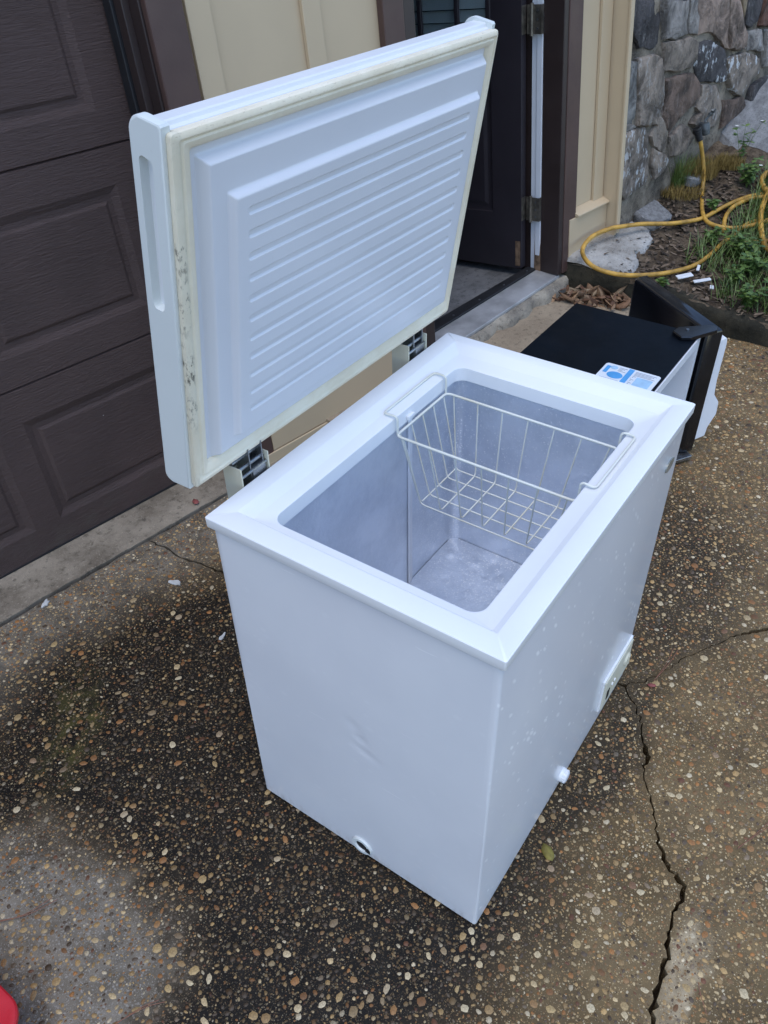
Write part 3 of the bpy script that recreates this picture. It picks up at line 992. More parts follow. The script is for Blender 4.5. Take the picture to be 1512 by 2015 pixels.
MB().box(W0 + 0.02, W1 - 0.02, 0.0385, 0.0400, WZ0, WZ1).build('blind_back', M['rubber'], leaf)
hb('door_edge_wear', M['rotwood'], 0.004, 0.030, -0.0015, 0.001, 0.012, 0.13, leaf, None)
for z0 in (0.225, 0.985, 1.62):
    h = MB().box(-0.0025, -0.0005, 0.004, 0.040, z0, z0 + 0.105).build('hinge', M['steelhinge'], leaf, bevel=0.001)
for z0 in (0.345, 1.105, 1.74):
    h = MB().box(2.648, 2.6655, -0.0482, -0.0465, z0, z0 + 0.105)
    h.box(2.648, 2.6505, -0.047, 0.022, z0, z0 + 0.105)
    h.cyl((2.644, -0.004, z0 - 0.006), (2.644, -0.004, z0 + 0.111), 0.0075, 12)
    ho = h.build('hinge', M['steelhinge'], house, smooth=40)
    for dz in (0.02, 0.052, 0.085):
        MB().cyl((2.6475, -0.030, z0 + dz), (2.6465, -0.030, z0 + dz), 0.005, 10).build('screw', M['zinc'], ho, smooth=40)

# rough concrete ledge under the sill
def ledge():
    b = MB()
    rings = []
    n = 46
    r = random.Random(4)
    for i in range(n + 1):
        f = i / n
        s = 1.70 + f * 1.09
        top = 0.050 + 0.034 * f
        tf = -0.188 + 0.046 * f
        j = lambda a: r.uniform(-a, a)
        lump = 0.012 * math.sin(f * 21) + 0.008 * math.sin(f * 47 + 1)
        prof = [(0.0, top), (tf + 0.02, top + j(0.003)), (tf - 0.018 + lump * 0.5 + j(0.004), top - 0.004 + j(0.004)),
                (tf - 0.034 + lump + j(0.005), top - 0.020 + j(0.004)), (tf - 0.036 + lump + j(0.005), top - 0.042), (tf - 0.042 + lump + j(0.004), -0.02 + 0.01 * f), (0.0, -0.02)]
        rings.append([(s, p[0], p[1]) for p in prof])
    b.loft(rings)
    return b.build('step_ledge', M['ledge'], house, smooth=60)
ledge()

# ------------------------------------------------------------------ stone wall
STONES = [[[3.07,1.173],[3.318,1.145],[3.339,1.063],[3.318,1.025],[3.318,0.975],[3.284,0.961],[3.155,0.982],[3.104,1.033],[3.084,1.079]],[[3.332,1.144],[3.558,1.118],[3.597,0.977],[3.528,0.975],[3.461,0.97],[3.377,0.986],[3.353,1.061]],[[3.57,1.117],[3.657,1.107],[3.697,0.961],[3.607,0.978]],[[3.665,1.106],[3.969,1.072],[4.042,0.854],[3.999,0.865],[3.944,0.901],[3.842,0.951],[3.714,0.957]],[[3.978,1.071],[4.09,1.059],[4.169,0.944],[4.217,0.891],[4.231,0.832],[4.123,0.835],[4.049,0.851]],[[4.093,1.085],[4.17,1.077],[4.179,0.966],[4.158,0.978]],[[4.192,1.047],[4.379,1.026],[4.352,0.935],[4.275,0.914],[4.194,0.941]],[[4.385,1.044],[4.569,1.024],[4.631,0.876],[4.373,0.914]],[[3.38,0.97],[3.462,0.965],[3.61,0.964],[3.7,0.928],[3.708,0.857],[3.653,0.827],[3.5,0.834],[3.408,0.85],[3.388,0.906]],[[3.717,0.925],[3.852,0.913],[3.98,0.854],[4.022,0.81],[4.048,0.704],[3.906,0.721],[3.767,0.751],[3.706,0.821]],[[3.079,0.936],[3.141,0.93],[3.183,0.668],[3.092,0.682]],[[3.15,0.937],[3.307,0.935],[3.368,0.908],[3.394,0.826],[3.42,0.769],[3.402,0.708],[3.369,0.678],[3.369,0.625],[3.191,0.66]],[[3.406,0.811],[3.524,0.814],[3.692,0.796],[3.77,0.736],[3.8,0.684],[3.729,0.644],[3.648,0.625],[3.59,0.603],[3.518,0.554],[3.471,0.612],[3.418,0.678],[3.439,0.747]],[[3.794,0.728],[3.981,0.696],[4.032,0.643],[4.06,0.568],[4.004,0.496],[3.9,0.497],[3.798,0.606],[3.759,0.633],[3.814,0.672]],[[4.041,0.802],[4.202,0.812],[4.334,0.783],[4.435,0.748],[4.446,0.685],[4.346,0.645],[4.251,0.594],[4.152,0.637],[4.083,0.704]],[[4.065,0.61],[4.291,0.585],[4.352,0.518],[4.223,0.49],[4.083,0.47],[4.076,0.554]],[[4.231,0.904],[4.399,0.893],[4.46,0.784],[4.277,0.806],[4.252,0.824]],[[4.442,0.881],[4.638,0.86],[4.701,0.707],[4.506,0.696],[4.467,0.798]],[[4.379,0.624],[4.513,0.643],[4.735,0.628],[4.779,0.523],[4.496,0.551],[4.365,0.553]],[[3.08,0.64],[3.152,0.648],[3.266,0.634],[3.307,0.589],[3.334,0.473],[3.349,0.401],[3.32,0.368],[3.194,0.359],[3.129,0.341],[3.092,0.375],[3.077,0.559]],[[3.341,0.614],[3.375,0.67],[3.454,0.62],[3.491,0.536],[3.513,0.478],[3.461,0.479],[3.366,0.531],[3.324,0.585]],[[3.363,0.522],[3.462,0.474],[3.506,0.434],[3.47,0.383],[3.39,0.371],[3.356,0.449]],[[3.515,0.543],[3.649,0.574],[3.709,0.55],[3.789,0.489],[3.731,0.456],[3.638,0.435],[3.546,0.446]],[[3.088,0.681],[3.182,0.66],[3.188,0.653],[3.142,0.653],[3.092,0.651]],[[3.806,0.598],[3.889,0.496],[3.899,0.414],[3.829,0.465],[3.728,0.561]],[[3.318,1.262],[3.534,1.242],[3.562,1.122],[3.336,1.147]]]
TONE = ['dk', 'gr', 'gr', 'pk', 'pk', 'tan', 'dk', 'rd', 'br', 'dk', 'bl', 'br', 'rb', 'br', 'br', 'rb', 'gr', 'gr', 'dk', 'br', 'br', 'br', 'br', 'gr', 'br', 'gr']
TONES = {'dk': (0.10, 0.092, 0.092), 'gr': (0.38, 0.345, 0.31), 'pk': (0.40, 0.295, 0.23), 'tan': (0.38, 0.285, 0.18), 'rd': (0.17, 0.09, 0.065),
         'br': (0.33, 0.27, 0.215), 'rb': (0.23, 0.16, 0.122), 'bl': (0.31, 0.30, 0.28)}
LICH = {9: 1.0, 14: 1.0, 17: 0.9, 19: 0.75, 21: 0.5, 16: 0.4, 13: 0.3, 11: 0.25}
wall = thing('stone_wall', 'rough grey and brown fieldstone wall with white paint drips behind the hose', 'wall', mw=HM)
wb = MB()
NS, NH = 60, 40
vs, fs = [], []
rw = random.Random(9)
for j in range(NH + 1):
    for i in range(NS + 1):
        s = 3.071 + 2.6 * i / NS
        h = 0.0 + 2.1 * j / NH
        e = 0.0 if i == 0 else rw.uniform(-0.008, 0.008)
        vs.append((s, -0.196 + e, h))
for j in range(NH):
    for i in range(NS):
        a = j * (NS + 1) + i
        fs.append((a, a + 1, a + NS + 2, a + NS + 1))
wb.add(vs, fs)
wb.box(3.0715, 5.67, -0.18, -0.1052, 0.0, 2.1)
wb.build('mortar', M['mortar'], wall, smooth=80, fix=False)

def stone_mesh(poly, seed, thick):
    r = random.Random(seed)
    # resample with wobble
    pts = []
    m = len(poly)
    for i in range(m):
        a, c = poly[i], poly[(i + 1) % m]
        d = math.hypot(c[0] - a[0], c[1] - a[1])
        k = max(1, int(d / 0.035))
        for q in range(k):
            t = q / k
            pts.append((a[0] + (c[0] - a[0]) * t + (r.uniform(-.006, .006) if q else 0), a[1] + (c[1] - a[1]) * t + (r.uniform(-.006, .006) if q else 0)))
    cx = sum(p[0] for p in pts) / len(pts)
    cy = sum(p[1] for p in pts) / len(pts)
    tilt = (r.uniform(-0.12, 0.12), r.uniform(-0.12, 0.12))
    b = MB()
    rings = []
    ph = r.uniform(0, 6)
    for sc, dep in ((1.035, 0.01), (1.03, -0.3 * thick), (1.01, -0.8 * thick), (0.965, -thick), (0.75, -1.1 * thick), (0.48, -1.15 * thick), (0.2, -1.15 * thick)):
        ring = []
        for q, (x, z) in enumerate(pts):
            xx, zz = cx + (x - cx) * sc, cy + (z - cy) * sc
            dd = dep
            if dep < -0.3 * thick:
                dd += tilt[0] * (xx - cx) * 0.6 + tilt[1] * (zz - cy) * 0.6
                dd += 0.006 * math.sin(xx * 31 + ph) * math.sin(zz * 27 + ph * 2) + r.uniform(-0.0025, 0.0025)
            ring.append((xx - cx, dd, zz - cy))
        rings.append(ring)
    b.loft(rings, False, True)
    return b.mesh('stone', 38), (cx, -0.196, cy)
for i, poly in enumerate(STONES):
    me, c = stone_mesh(poly, i, 0.013 + 0.016 * ((i * 37) % 10) / 10)
    o = obj('stone', me, M['stone'], wall)
    o.location = c
    tn = TONES[TONE[i]]
    o['tone'] = [tn[0], tn[1], tn[2]]
    o['lichen'] = float(LICH.get(i, 0.0))

# ------------------------------------------------------------------ raised bed
def zb(x, y):
    q = HMI @ Vector((x, y, 0.2))
    b = float(np.interp(q.x, [2.7, 3.1, 3.45, 4.1, 4.7, 6], [0.19, 0.21, 0.27, 0.455, 0.54, 0.8]))
    return b - 0.11 * min(1.3, max(0.0, (-q.y - 0.2) / 0.9))
bv, bf = [], []
NX, NY = 80, 80
rs = random.Random(3)
for j in range(NY + 1):
    y = -2.6 + 3.35 * j / NY
    for i in range(NX + 1):
        x = 2.872 + 3.0 * (i / NX) ** 1.3
        z = zb(x, y) - 0.008 + (rs.uniform(-0.008, 0.008) if i else -0.015)
        z += 0.008 * math.sin(x * 19) * math.sin(y * 23 + 1)
        bv.append((x, y, z))
for j in range(NY):
    for i in range(NX):
        a = j * (NX + 1) + i
        bf.append((a, a + 1, a + NX + 2, a + NX + 1))
kind(MB().add(bv, bf).build('planting_bed', M['soil'], smooth=80, fix=False), 'structure')

def curb():
    b = MB()
    rings = []
    r = random.Random(15)
    for i in range(91):
        y = -2.6 + 3.19 * i / 90
        zt = zb(2.9, y) - 0.004
        if y > 0.55:
            zt += 0.0
        j = lambda a: r.uniform(-a, a)
        bow = 0.012 * math.sin(y * 5) + 0.008 * math.sin(y * 13)
        x0 = 2.868 + bow * 0.5
        ring = [(2.96, y, zt - 0.02), (2.925 + j(.006), y, zt + j(.004)), (x0 + 0.018 + j(.005), y, zt - 0.002 + j(.005)), (x0 + j(.004), y, zt - 0.018 + j(.004)),
                (x0 - 0.003 + j(.005), y, zt * 0.5), (x0 - 0.004 + j(.004), y, 0.03), (x0 - 0.008, y, -0.04), (2.96, y, -0.04)]
        rings.append(ring)
    b.loft(rings)
    return b.build('kerb', M['curb'], smooth=70)
kind(curb(), 'structure')

# whitish concrete pad on the bed at the house corner
def pad_top():
    poly = [(2.884, 0.640), (2.874, 0.52), (2.876, 0.42), (2.884, 0.34), (2.93, 0.27), (3.02, 0.27), (3.10, 0.33), (3.16, 0.30), (3.26, 0.30), (3.34, 0.36), (3.36, 0.45), (3.30, 0.555), (3.1, 0.60), (2.96, 0.625)]
    poly = jag(poly + [poly[0]], 0.006, 0.025, 31)[:-1]
    cx = sum(p[0] for p in poly) / len(poly)
    cy = sum(p[1] for p in poly) / len(poly)
    r = random.Random(2)
    b = MB()
    rings = []
    for sc, dz in ((1.03, -0.014), (1.0, 0.001), (0.96, 0.008), (0.85, 0.011), (0.6, 0.013), (0.3, 0.012)):
        rings.append([(cx + (x - cx) * sc, cy + (y - cy) * sc, zb(cx + (x - cx) * sc, cy + (y - cy) * sc) + dz + r.uniform(-.003, .003)) for x, y in poly])
    b.loft(rings, False, True)
    return b.build('concrete_footing', M['whitecrete'], smooth=50)
kind(pad_top(), 'structure')

# loose rocks
def rock(name, label, c, size, rot, seed, mat='rock', flat=0.5):
    r = random.Random(seed)
    bm = bmesh.new()
    bmesh.ops.create_icosphere(bm, subdivisions=3, radius=1)
    ph = [r.uniform(0, 6) for _ in range(6)]
    for v in bm.verts:
        p = v.co
        k = 1 + 0.10 * math.sin(3 * p.x + ph[0]) * math.cos(2.6 * p.y + ph[1]) + 0.07 * math.sin(6 * p.z + ph[2] + 3 * p.x) + r.uniform(-.02, .02)
        q = p * k
        q.z = max(-flat, min(flat, q.z)) + 0.1 * q.z
        v.co = q
    me = bpy.data.meshes.new(name)
    bm.to_mesh(me)
    bm.free()
    me.polygons.foreach_set('use_smooth', [True] * len(me.polygons))
    me.set_sharp_from_angle(angle=R_(32))
    o = obj(name, me, M[mat])
    o.location = c
    o.scale = size
    o.rotation_euler = rot
    return tag(o, label, 'rock')
rock('rock', 'large pale flat slab of rock leaning at the right end of the stone wall', (4.44, 0.17, 0.475), (0.42, 0.26, 0.12), (0.25, -0.42, -0.1), 1)
rock('rock', 'grey flat rock below the wall beside the house corner', (3.46, 0.40, 0.250), (0.13, 0.095, 0.055), (0.1, -0.15, 0.5), 2)
rock('rock', 'small pale rock beside the hanging hose', (3.80, 0.325, 0.345), (0.075, 0.055, 0.045), (0.1, 0.1, 0.3), 3)

# ------------------------------------------------------------------ plants and litter
def blade(b, base, h, w, lean, az, bend=0.6, seg=3):
    d = Vector((math.cos(az), math.sin(az), 0))
    s = Vector((-d.y, d.x, 0))
    vs = []
    for k in range(seg + 1):
        t = k / seg
        p = Vector(base) + Vector((0, 0, h * t * (1 - 0.25 * bend * t))) + d * (lean * h * t ** (1.4))
        ww = w * (1 - t) ** 0.7 * (0.7 + 0.3 * min(1, 4 * t))
        vs += [p - s * ww, p + s * ww]
    fs = [(2 * k, 2 * k + 1, 2 * k + 3, 2 * k + 2) for k in range(seg)]
    b.add(vs, fs)

def leaf_geo(b, base, az, pitch, L, Wd, fold=0.3, droop=0.3, lobes=0):
    d = Vector((math.cos(az) * math.cos(pitch), math.sin(az) * math.cos(pitch), math.sin(pitch)))
    s = Vector((-math.sin(az), math.cos(az), 0))
    nrm = d.cross(s) * -1
    prof = ((0, 0.0), (0.18, 0.62), (0.42, 1.0), (0.7, 0.72), (1.0, 0.0))
    mid, lf, rt = [], [], []
    for t, wv in prof:
        p = Vector(base) + d * (L * t) - Vector((0, 0, 1)) * (droop * L * t * t)
        if lobes:
            wv *= 0.75 + 0.45 * math.sin(t * 3.14 * lobes) ** 2
        mid.append(p)
        lf.append(p + s * (Wd * wv) + nrm * (fold * Wd * wv))
        rt.append(p - s * (Wd * wv) + nrm * (fold * Wd * wv))
    vs = [mid[0], lf[1], mid[1], rt[1], lf[2], mid[2], rt[2], lf[3], mid[3], rt[3], mid[4]]
    b.add(vs, [(0, 2, 1), (0, 3, 2), (1, 2, 5, 4), (2, 3, 6, 5), (4, 5, 8, 7), (5, 6, 9, 8), (7, 8, 10), (8, 9, 10)])

rp = random.Random(5)
def weed(loc, size, nstem, label, name='weed_plant', leafL=0.03, group=None, flowers=0, mat='weed', up=1.0):
    o = thing(name, label, 'weed', loc, group)
    st, fo = MB(), MB()
    fl = MB()
    for k in range(nstem):
        az = rp.uniform(0, 6.28)
        ln = rp.uniform(0.15, 0.9)
        h = size * rp.uniform(0.6, 1.15)
        path = [Vector((0, 0, -0.01))]
        for q in range(1, 5):
            t = q / 4
            path.append(Vector((math.cos(az) * ln * h * t * 0.8, math.sin(az) * ln * h * t * 0.8, h * t * up * (1 - 0.2 * ln * t))))
        st.tube(path, [0.0016, 0.0014, 0.0012, 0.001, 0.0007], 5)
        for q in range(1, 5):
            for e in range(3 if q > 1 else 2):
                p = path[q]
                leaf_geo(fo, p, rp.uniform(0, 6.28), rp.uniform(-0.1, 0.7), leafL * rp.uniform(0.7, 1.3), leafL * rp.uniform(0.24, 0.42), rp.uniform(0.1, 0.4), rp.uniform(0.1, 0.6))
        if k < flowers:
            p = path[-1]
            for e in range(7):
                leaf_geo(fl, p + Vector((0, 0, 0.006)), e * 0.9, 0.35, 0.011, 0.004, 0.1, 0.1)
    st.build('stems', M[mat], o, smooth=60, fix=False)
    fo.build('foliage', M[mat], o, smooth=60, fix=False)
    if flowers:
        kind(fl.build('flowers', M['flower'], o, smooth=60, fix=False), 'stuff')
    return o
GW = 'weeds growing in the raised bed'
WEEDS = [((3.871, 0.057, 0.335), 0.13, 13, 0.032, 1, 'bushy weed below the pale slab of rock, left of the upper hose loop'),
         ((3.70, -0.16, 0.275), 0.13, 12, 0.032, 1, 'leafy weed behind the thick hose loop at the right edge'),
         ((3.314, -0.106, 0.176), 0.12, 14, 0.034, 0, 'dark leafy weed just below the lowest strand of hose'),
         ((3.229, -0.194, 0.151), 0.12, 16, 0.034, 1, 'bright green weed in the middle of the right hand weed bed'),
         ((3.368, 0.049, 0.20), 0.07, 8, 0.030, 0, 'small weed where the hose loop crosses the leaf litter'),
         ((3.108, -0.141, 0.135), 0.09, 14, 0.030, 0, 'low spreading weed right of the white plastic scraps'),
         ((2.98, -0.251, 0.113), 0.09, 14, 0.028, 0, 'leafy weed hanging over the kerb above the small fridge door'),
         ((3.02, -0.37, 0.105), 0.11, 16, 0.030, 0, 'weed at the kerb by the right edge of the picture'),
         ((3.19, -0.32, 0.14), 0.12, 14, 0.034, 1, 'tall weed at the right edge above the kerb'),
         ((3.40, -0.25, 0.19), 0.12, 14, 0.034, 1, 'weed by the right edge under the thick hose loop'),
         ((2.90, 0.118, 0.145), 0.045, 5, 0.022, 0, 'tiny green sprout on the kerb behind the open fridge door'),
         ((3.50, 0.49, 0.255), 0.06, 7, 0.026, 0, 'small weed at the foot of the wall by the house corner'),
         ((3.42, 0.535, 0.245), 0.08, 6, 0.018, 0, 'thin pale sprout right beside the corner trim'),
         ((3.60, 0.135, 0.285), 0.05, 5, 0.028, 0, 'small bright leaf sprout right of the hanging hose'),
         ((4.05, 0.16, 0.40), 0.20, 4, 0.032, 2, 'spindly flowering weed in front of the pale slab of rock')]
for loc, sz, ns, ll, fl, lab in WEEDS:
    weed(loc, sz, ns, lab, leafL=ll, group=GW, flowers=fl)

# grass over the weedy part of the bed
gb = MB()
for k in range(3600):
    x = rp.uniform(2.93, 4.0)
    y = rp.uniform(-0.75, 0.12) - 0.18 * max(0, 3.2 - x)
    if x > 3.3 and y > 0.02 * (x - 3.3) - 0.02:
        y -= 0.12
    if x < 3.16 and y > -0.10:
        continue
    blade(gb, (x, y, zb(x, y) - 0.01), rp.uniform(0.05, 0.15), rp.uniform(0.0016, 0.0032), rp.uniform(0.3, 1.1), rp.uniform(0, 6.28))
kind(gb.build('grass', M['grass'], smooth=70, fix=False), 'stuff')
def tuft(loc, n, h, label, mat, spread, name='grass_tuft', lean=(0.2, 0.9), w=0.0018):
    o = thing(name, label, 'grass' if 'grass' in name else 'moss', loc)
    b = MB()
    for k in range(n):
        a = rp.uniform(0, 6.28)
        q = spread * math.sqrt(rp.random())
        blade(b, (math.cos(a) * q, math.sin(a) * q, -0.01), h * rp.uniform(0.5, 1.1), w, rp.uniform(*lean), rp.uniform(0, 6.28))
    b.build('blades', M[mat], o, smooth=70, fix=False)
    return o
tuft((3.75, 0.37, 0.32), 260, 0.21, 'tall green grass tuft at the foot of the wall left of the hose', 'grass', 0.045)
tuft((3.86, 0.345, 0.362), 1500, 0.10, 'golden brown mossy clump behind the green grass tuft', 'moss', 0.13, 'moss_clump', (0.1, 0.6), 0.0016)
tuft((4.0, 0.20, 0.385), 1000, 0.07, 'golden brown moss cushion right of the hanging hose', 'moss', 0.075, 'moss_clump', (0.1, 0.6), 0.0016)
tuft((3.70, 0.335, 0.305), 900, 0.065, 'brownish low grass clump between the wall and the leaf litter', 'moss', 0.11, 'moss_clump', (0.3, 1.0), 0.0015)
lt = MB()
for k in range(2400):
    x = rp.uniform(2.90, 3.95)
    y = rp.uniform(-0.75, 0.50)
    leaf_geo(lt, (x, y, zb(x, y) + rp.uniform(-0.002, 0.006)), rp.uniform(0, 6.28), rp.uniform(-0.25, 0.35), rp.uniform(0.012, 0.055), rp.uniform(0.003, 0.011), rp.uniform(-0.5, 0.6), rp.uniform(-0.2, 0.3))
for k in range(260):
    x = rp.uniform(2.45, 2.86)
    y = rp.uniform(-1.0, -0.32)
    if x < 2.87 - 0.16 * rp.random() ** 0.5:
        if rp.random() < 0.8:
            continue
    leaf_geo(lt, (x, y, 0.004), rp.uniform(0, 6.28), rp.uniform(-0.1, 0.3), rp.uniform(0.01, 0.03), rp.uniform(0.003, 0.007), rp.uniform(-0.5, 0.6), 0)
kind(lt.build('leaf_litter', M['litter'], smooth=70, fix=False), 'stuff')

# dry leaves heaped between the landing and the kerb
DL = [(2.76, 0.522), (2.786, 0.503), (2.835, 0.485), (2.837, 0.453), (2.829, 0.411), (2.797, 0.359), (2.79, 0.318), (2.777, 0.288), (2.764, 0.258), (2.697, 0.519),
      (2.802, 0.248), (2.70, 0.544), (2.73, 0.50), (2.81, 0.43), (2.80, 0.39), (2.83, 0.34), (2.75, 0.31), (2.83, 0.30), (2.82, 0.52), (2.77, 0.45), (2.74, 0.40), (2.84, 0.37), (2.80, 0.28), (2.72, 0.47), (2.85, 0.43), (2.78, 0.56)]
DL = DL + [(rp.uniform(2.68, 2.86), rp.uniform(0.24, 0.55)) for _ in range(30)] + [(rp.uniform(2.76, 2.86), rp.uniform(0.24, 0.5)) for _ in range(14)]
for k, (x, y) in enumerate(DL):
    b = MB()
    L = rp.uniform(0.05, 0.105)
    leaf_geo(b, (-L / 2, 0, 0), 0, rp.uniform(-0.1, 0.6), L, L * rp.uniform(0.12, 0.30), rp.uniform(0.3, 1.6), rp.uniform(-0.5, 0.9), lobes=rp.choice((0, 2, 3)))
    o = b.build('dry_leaf', M['dry'], smooth=60, fix=False)
    o.location = (x, y, 0.060 + 0.030 * rp.random() * smooth01(2.66, 2.8, x))
    o.rotation_euler = (rp.uniform(-0.9, 0.9), rp.uniform(-0.7, 0.7), rp.uniform(0, 6.28))
    sm = o.modifiers.new('solid', 'SOLIDIFY')
    sm.thickness = 0.0008
    tag(o, 'curled brown dry leaf in the heap between door sill and kerb', 'leaf', 'dry leaves heaped by the side door sill')
# single bits on the driveway
def flatleaf(name, label, x, y, L, Wd, az, mat, z=0.006, cat='leaf'):
    b = MB()
    leaf_geo(b, (-L / 2, 0, 0), 0, 0.05, L, Wd, 0.25, 0.1, lobes=2)
    o = b.build(name, M[mat], smooth=60, fix=False)
    sm = o.modifiers.new('solid', 'SOLIDIFY')
    sm.thickness = 0.0008
    o.location = (x, y, z)
    o.rotation_euler = (0, 0, az)
    return tag(o, label, cat)
flatleaf('fallen_leaf', 'olive yellow fallen leaf lying beside the front of the freezer', 0.231, -0.624, 0.046, 0.014, 0.9, 'yleaf')
flatleaf('fallen_leaf', 'small dark red leaf scrap beside the crack junction', 0.803, -0.648, 0.024, 0.007, 2.0, 'redleaf')
flatleaf('fallen_leaf', 'red leaf scrap in the joint behind the near freezer hinge', 0.70, 0.925, 0.035, 0.012, 1.2, 'redleaf', 0.012)
for lab, pts in (('brown pine needle lying at the left edge on the grey patch', [(-0.56, 0.268, 0), (-0.512, 0.229, 0), (-0.456, 0.209, 0)]),
                 ('brown pine needle at the bottom edge left of the freezer', [(-0.545, -0.093, 0), (-0.496, -0.112, 0), (-0.467, -0.131, 0)]),
                 ('brown pine needle pair at the right edge on the tan slab', [(0.469, -0.968, 0), (0.534, -0.994, 0), (0.585, -1.012, 0)]),
                 ('brown pine needle crossing the branching crack', [(0.814, -0.648, 0), (0.891, -0.655, 0), (0.955, -0.653, 0)]),
                 ('thin dark twig on the tan slab near the bottom right corner', [(0.150, -0.985, 0), (0.132, -0.995, 0), (0.102, -1.017, 0)])):
    b = MB()
    for e in range(2 if 'twig' not in lab else 1):
        q = [Vector(p) + Vector((0.004 * e, -0.006 * e * k, 0.0075)) for k, p in enumerate(pts)]
        b.tube(catmull(q, 4), 0.0008, 5)
    tag(b.build('pine_needle' if 'twig' not in lab else 'twig', M['needle'], smooth=60, fix=False), lab, 'needle' if 'twig' not in lab else 'twig')
for k, (x, y, L, Wd, az, lab) in enumerate(((3.0, 0.049, 0.075, 0.030, -0.75, 'larger white plastic scrap lying on the bed beside the kerb'),
                                           (3.012, -0.030, 0.080, 0.020, -0.85, 'narrow white plastic scrap right of the larger one on the bed'),
                                           (2.981, -0.085, 0.028, 0.018, 0.3, 'tiny white scrap at the kerb below the two plastic scraps'),
                                           (3.11, 0.023, 0.05, 0.014, 0.2, 'white plastic sliver under the lowest strand of hose'))):
    b = MB().box(-L / 2, L / 2, -Wd / 2, Wd / 2, 0, 0.006)
    o = b.build('plastic_scrap', M['scrap'], bevel=0.002)
    o.location = (x, y, zb(x, y) + 0.022)
    o.rotation_euler = (0.12, -0.1, az)
    tag(o, lab, 'scrap')

# ------------------------------------------------------------------ faucet and hose
fa = thing('faucet', 'weathered grey garden faucet on the stone wall with the hose screwed on', 'faucet', (3.883, 0.396, 0.60))
fb = MB()
def FP(s, tt, h):
    return HM @ Vector((s, tt, h)) - Vector((3.883, 0.396, 0.60))
fb.cyl(FP(3.80, -0.19, 0.545), FP(3.77, -0.262, 0.545), 0.016, 12)
fb.tube([FP(3.772, -0.262, 0.560), FP(3.772, -0.266, 0.535), FP(3.776, -0.274, 0.505)], [0.021, 0.024, 0.018], 12)
fb.build('valve_body', M['faucet'], fa, smooth=50)
fh = MB()
fh.cyl(FP(3.775, -0.255, 0.565), FP(3.800, -0.275, 0.60), 0.006, 8)
for k in range(6):
    a = k * math.pi / 3
    c = FP(3.803, -0.277, 0.603)
    fh.tube([c, c + HW * (0.03 * math.cos(a)) + (HU * 0.6 - HT * 0.4) * (0.03 * math.sin(a))], [0.008, 0.006], 6)
fh.build('wheel_handle', M['faucet'], fa, smooth=50)
hose = thing('garden_hose', 'yellow garden hose hanging from the faucet and looped over the bed', 'hose', (3.4, 0.2, 0.23))
HB = Vector((3.4, 0.2, 0.23))
HOSES = [
    [[3.776, 0.335, 0.583], [3.783, 0.322, 0.555], [3.79, 0.312, 0.53], [3.809, 0.291, 0.455], [3.799, 0.264, 0.374], [3.735, 0.235, 0.300], [3.562, 0.17, 0.272], [3.504, 0.124, 0.252],
     [3.486, 0.066, 0.246], [3.501, 0.001, 0.245], [3.539, -0.059, 0.252], [3.62, -0.133, 0.272], [3.70, -0.20, 0.288]],
    [[3.873, -0.128, 0.341], [3.824, -0.062, 0.332], [3.756, 0.02, 0.317], [3.672, 0.078, 0.296], [3.601, 0.115, 0.278], [3.518, 0.16, 0.256], [3.40, 0.247, 0.254],
     [3.322, 0.322, 0.261], [3.266, 0.379, 0.266], [3.186, 0.433, 0.270], [3.117, 0.470, 0.274], [2.994, 0.510, 0.268], [2.864, 0.500, 0.252], [2.792, 0.446, 0.232], [2.774, 0.369, 0.212], [2.824, 0.267, 0.192],
     [2.954, 0.146, 0.178], [3.111, 0.057, 0.175], [3.232, 0.02, 0.19], [3.361, 0.001, 0.212], [3.472, -0.025, 0.231], [3.567, -0.049, 0.252], [3.64, -0.10, 0.262]],
    [[3.476, 0.03, 0.232], [3.56, 0.056, 0.263], [3.635, 0.057, 0.285], [3.694, 0.036, 0.302], [3.749, -0.003, 0.315], [3.813, -0.086, 0.329]],
    [[3.99, -0.05, 0.40], [3.938, -0.008, 0.39], [3.868, -0.009, 0.372], [3.811, -0.04, 0.356], [3.790, -0.068, 0.348], [3.735, -0.072, 0.328], [3.637, -0.087, 0.300],
     [3.548, -0.116, 0.272], [3.463, -0.153, 0.244], [3.399, -0.191, 0.226], [3.373, -0.244, 0.212]],
    [[3.429, -0.086, 0.214], [3.473, -0.157, 0.219], [3.517, -0.213, 0.228]]]
for k, pts in enumerate(HOSES):
    P = catmull([Vector(p) - HB for p in pts], 8)
    MB().tube(P, 0.0102 if k != 3 else 0.0130, 12).build('hose_strand', M['hose'], hose, smooth=60)
cp = MB()
a, c = Vector((3.772, 0.341, 0.598)) - HB, Vector((3.787, 0.316, 0.540)) - HB
for k in range(5):
    p = a.lerp(c, k / 5)
    q = a.lerp(c, (k + 0.65) / 5)
    cp.cyl(p, q, 0.021 - 0.0015 * k, 12)
cp.cyl(a, c, 0.0145, 12)
cp.build('hose_coupling', M['rubber'], hose, smooth=50)

# ------------------------------------------------------------------ chest freezer
fz = thing('chest_freezer', 'white chest freezer with its lid wide open standing on the driveway', 'freezer')
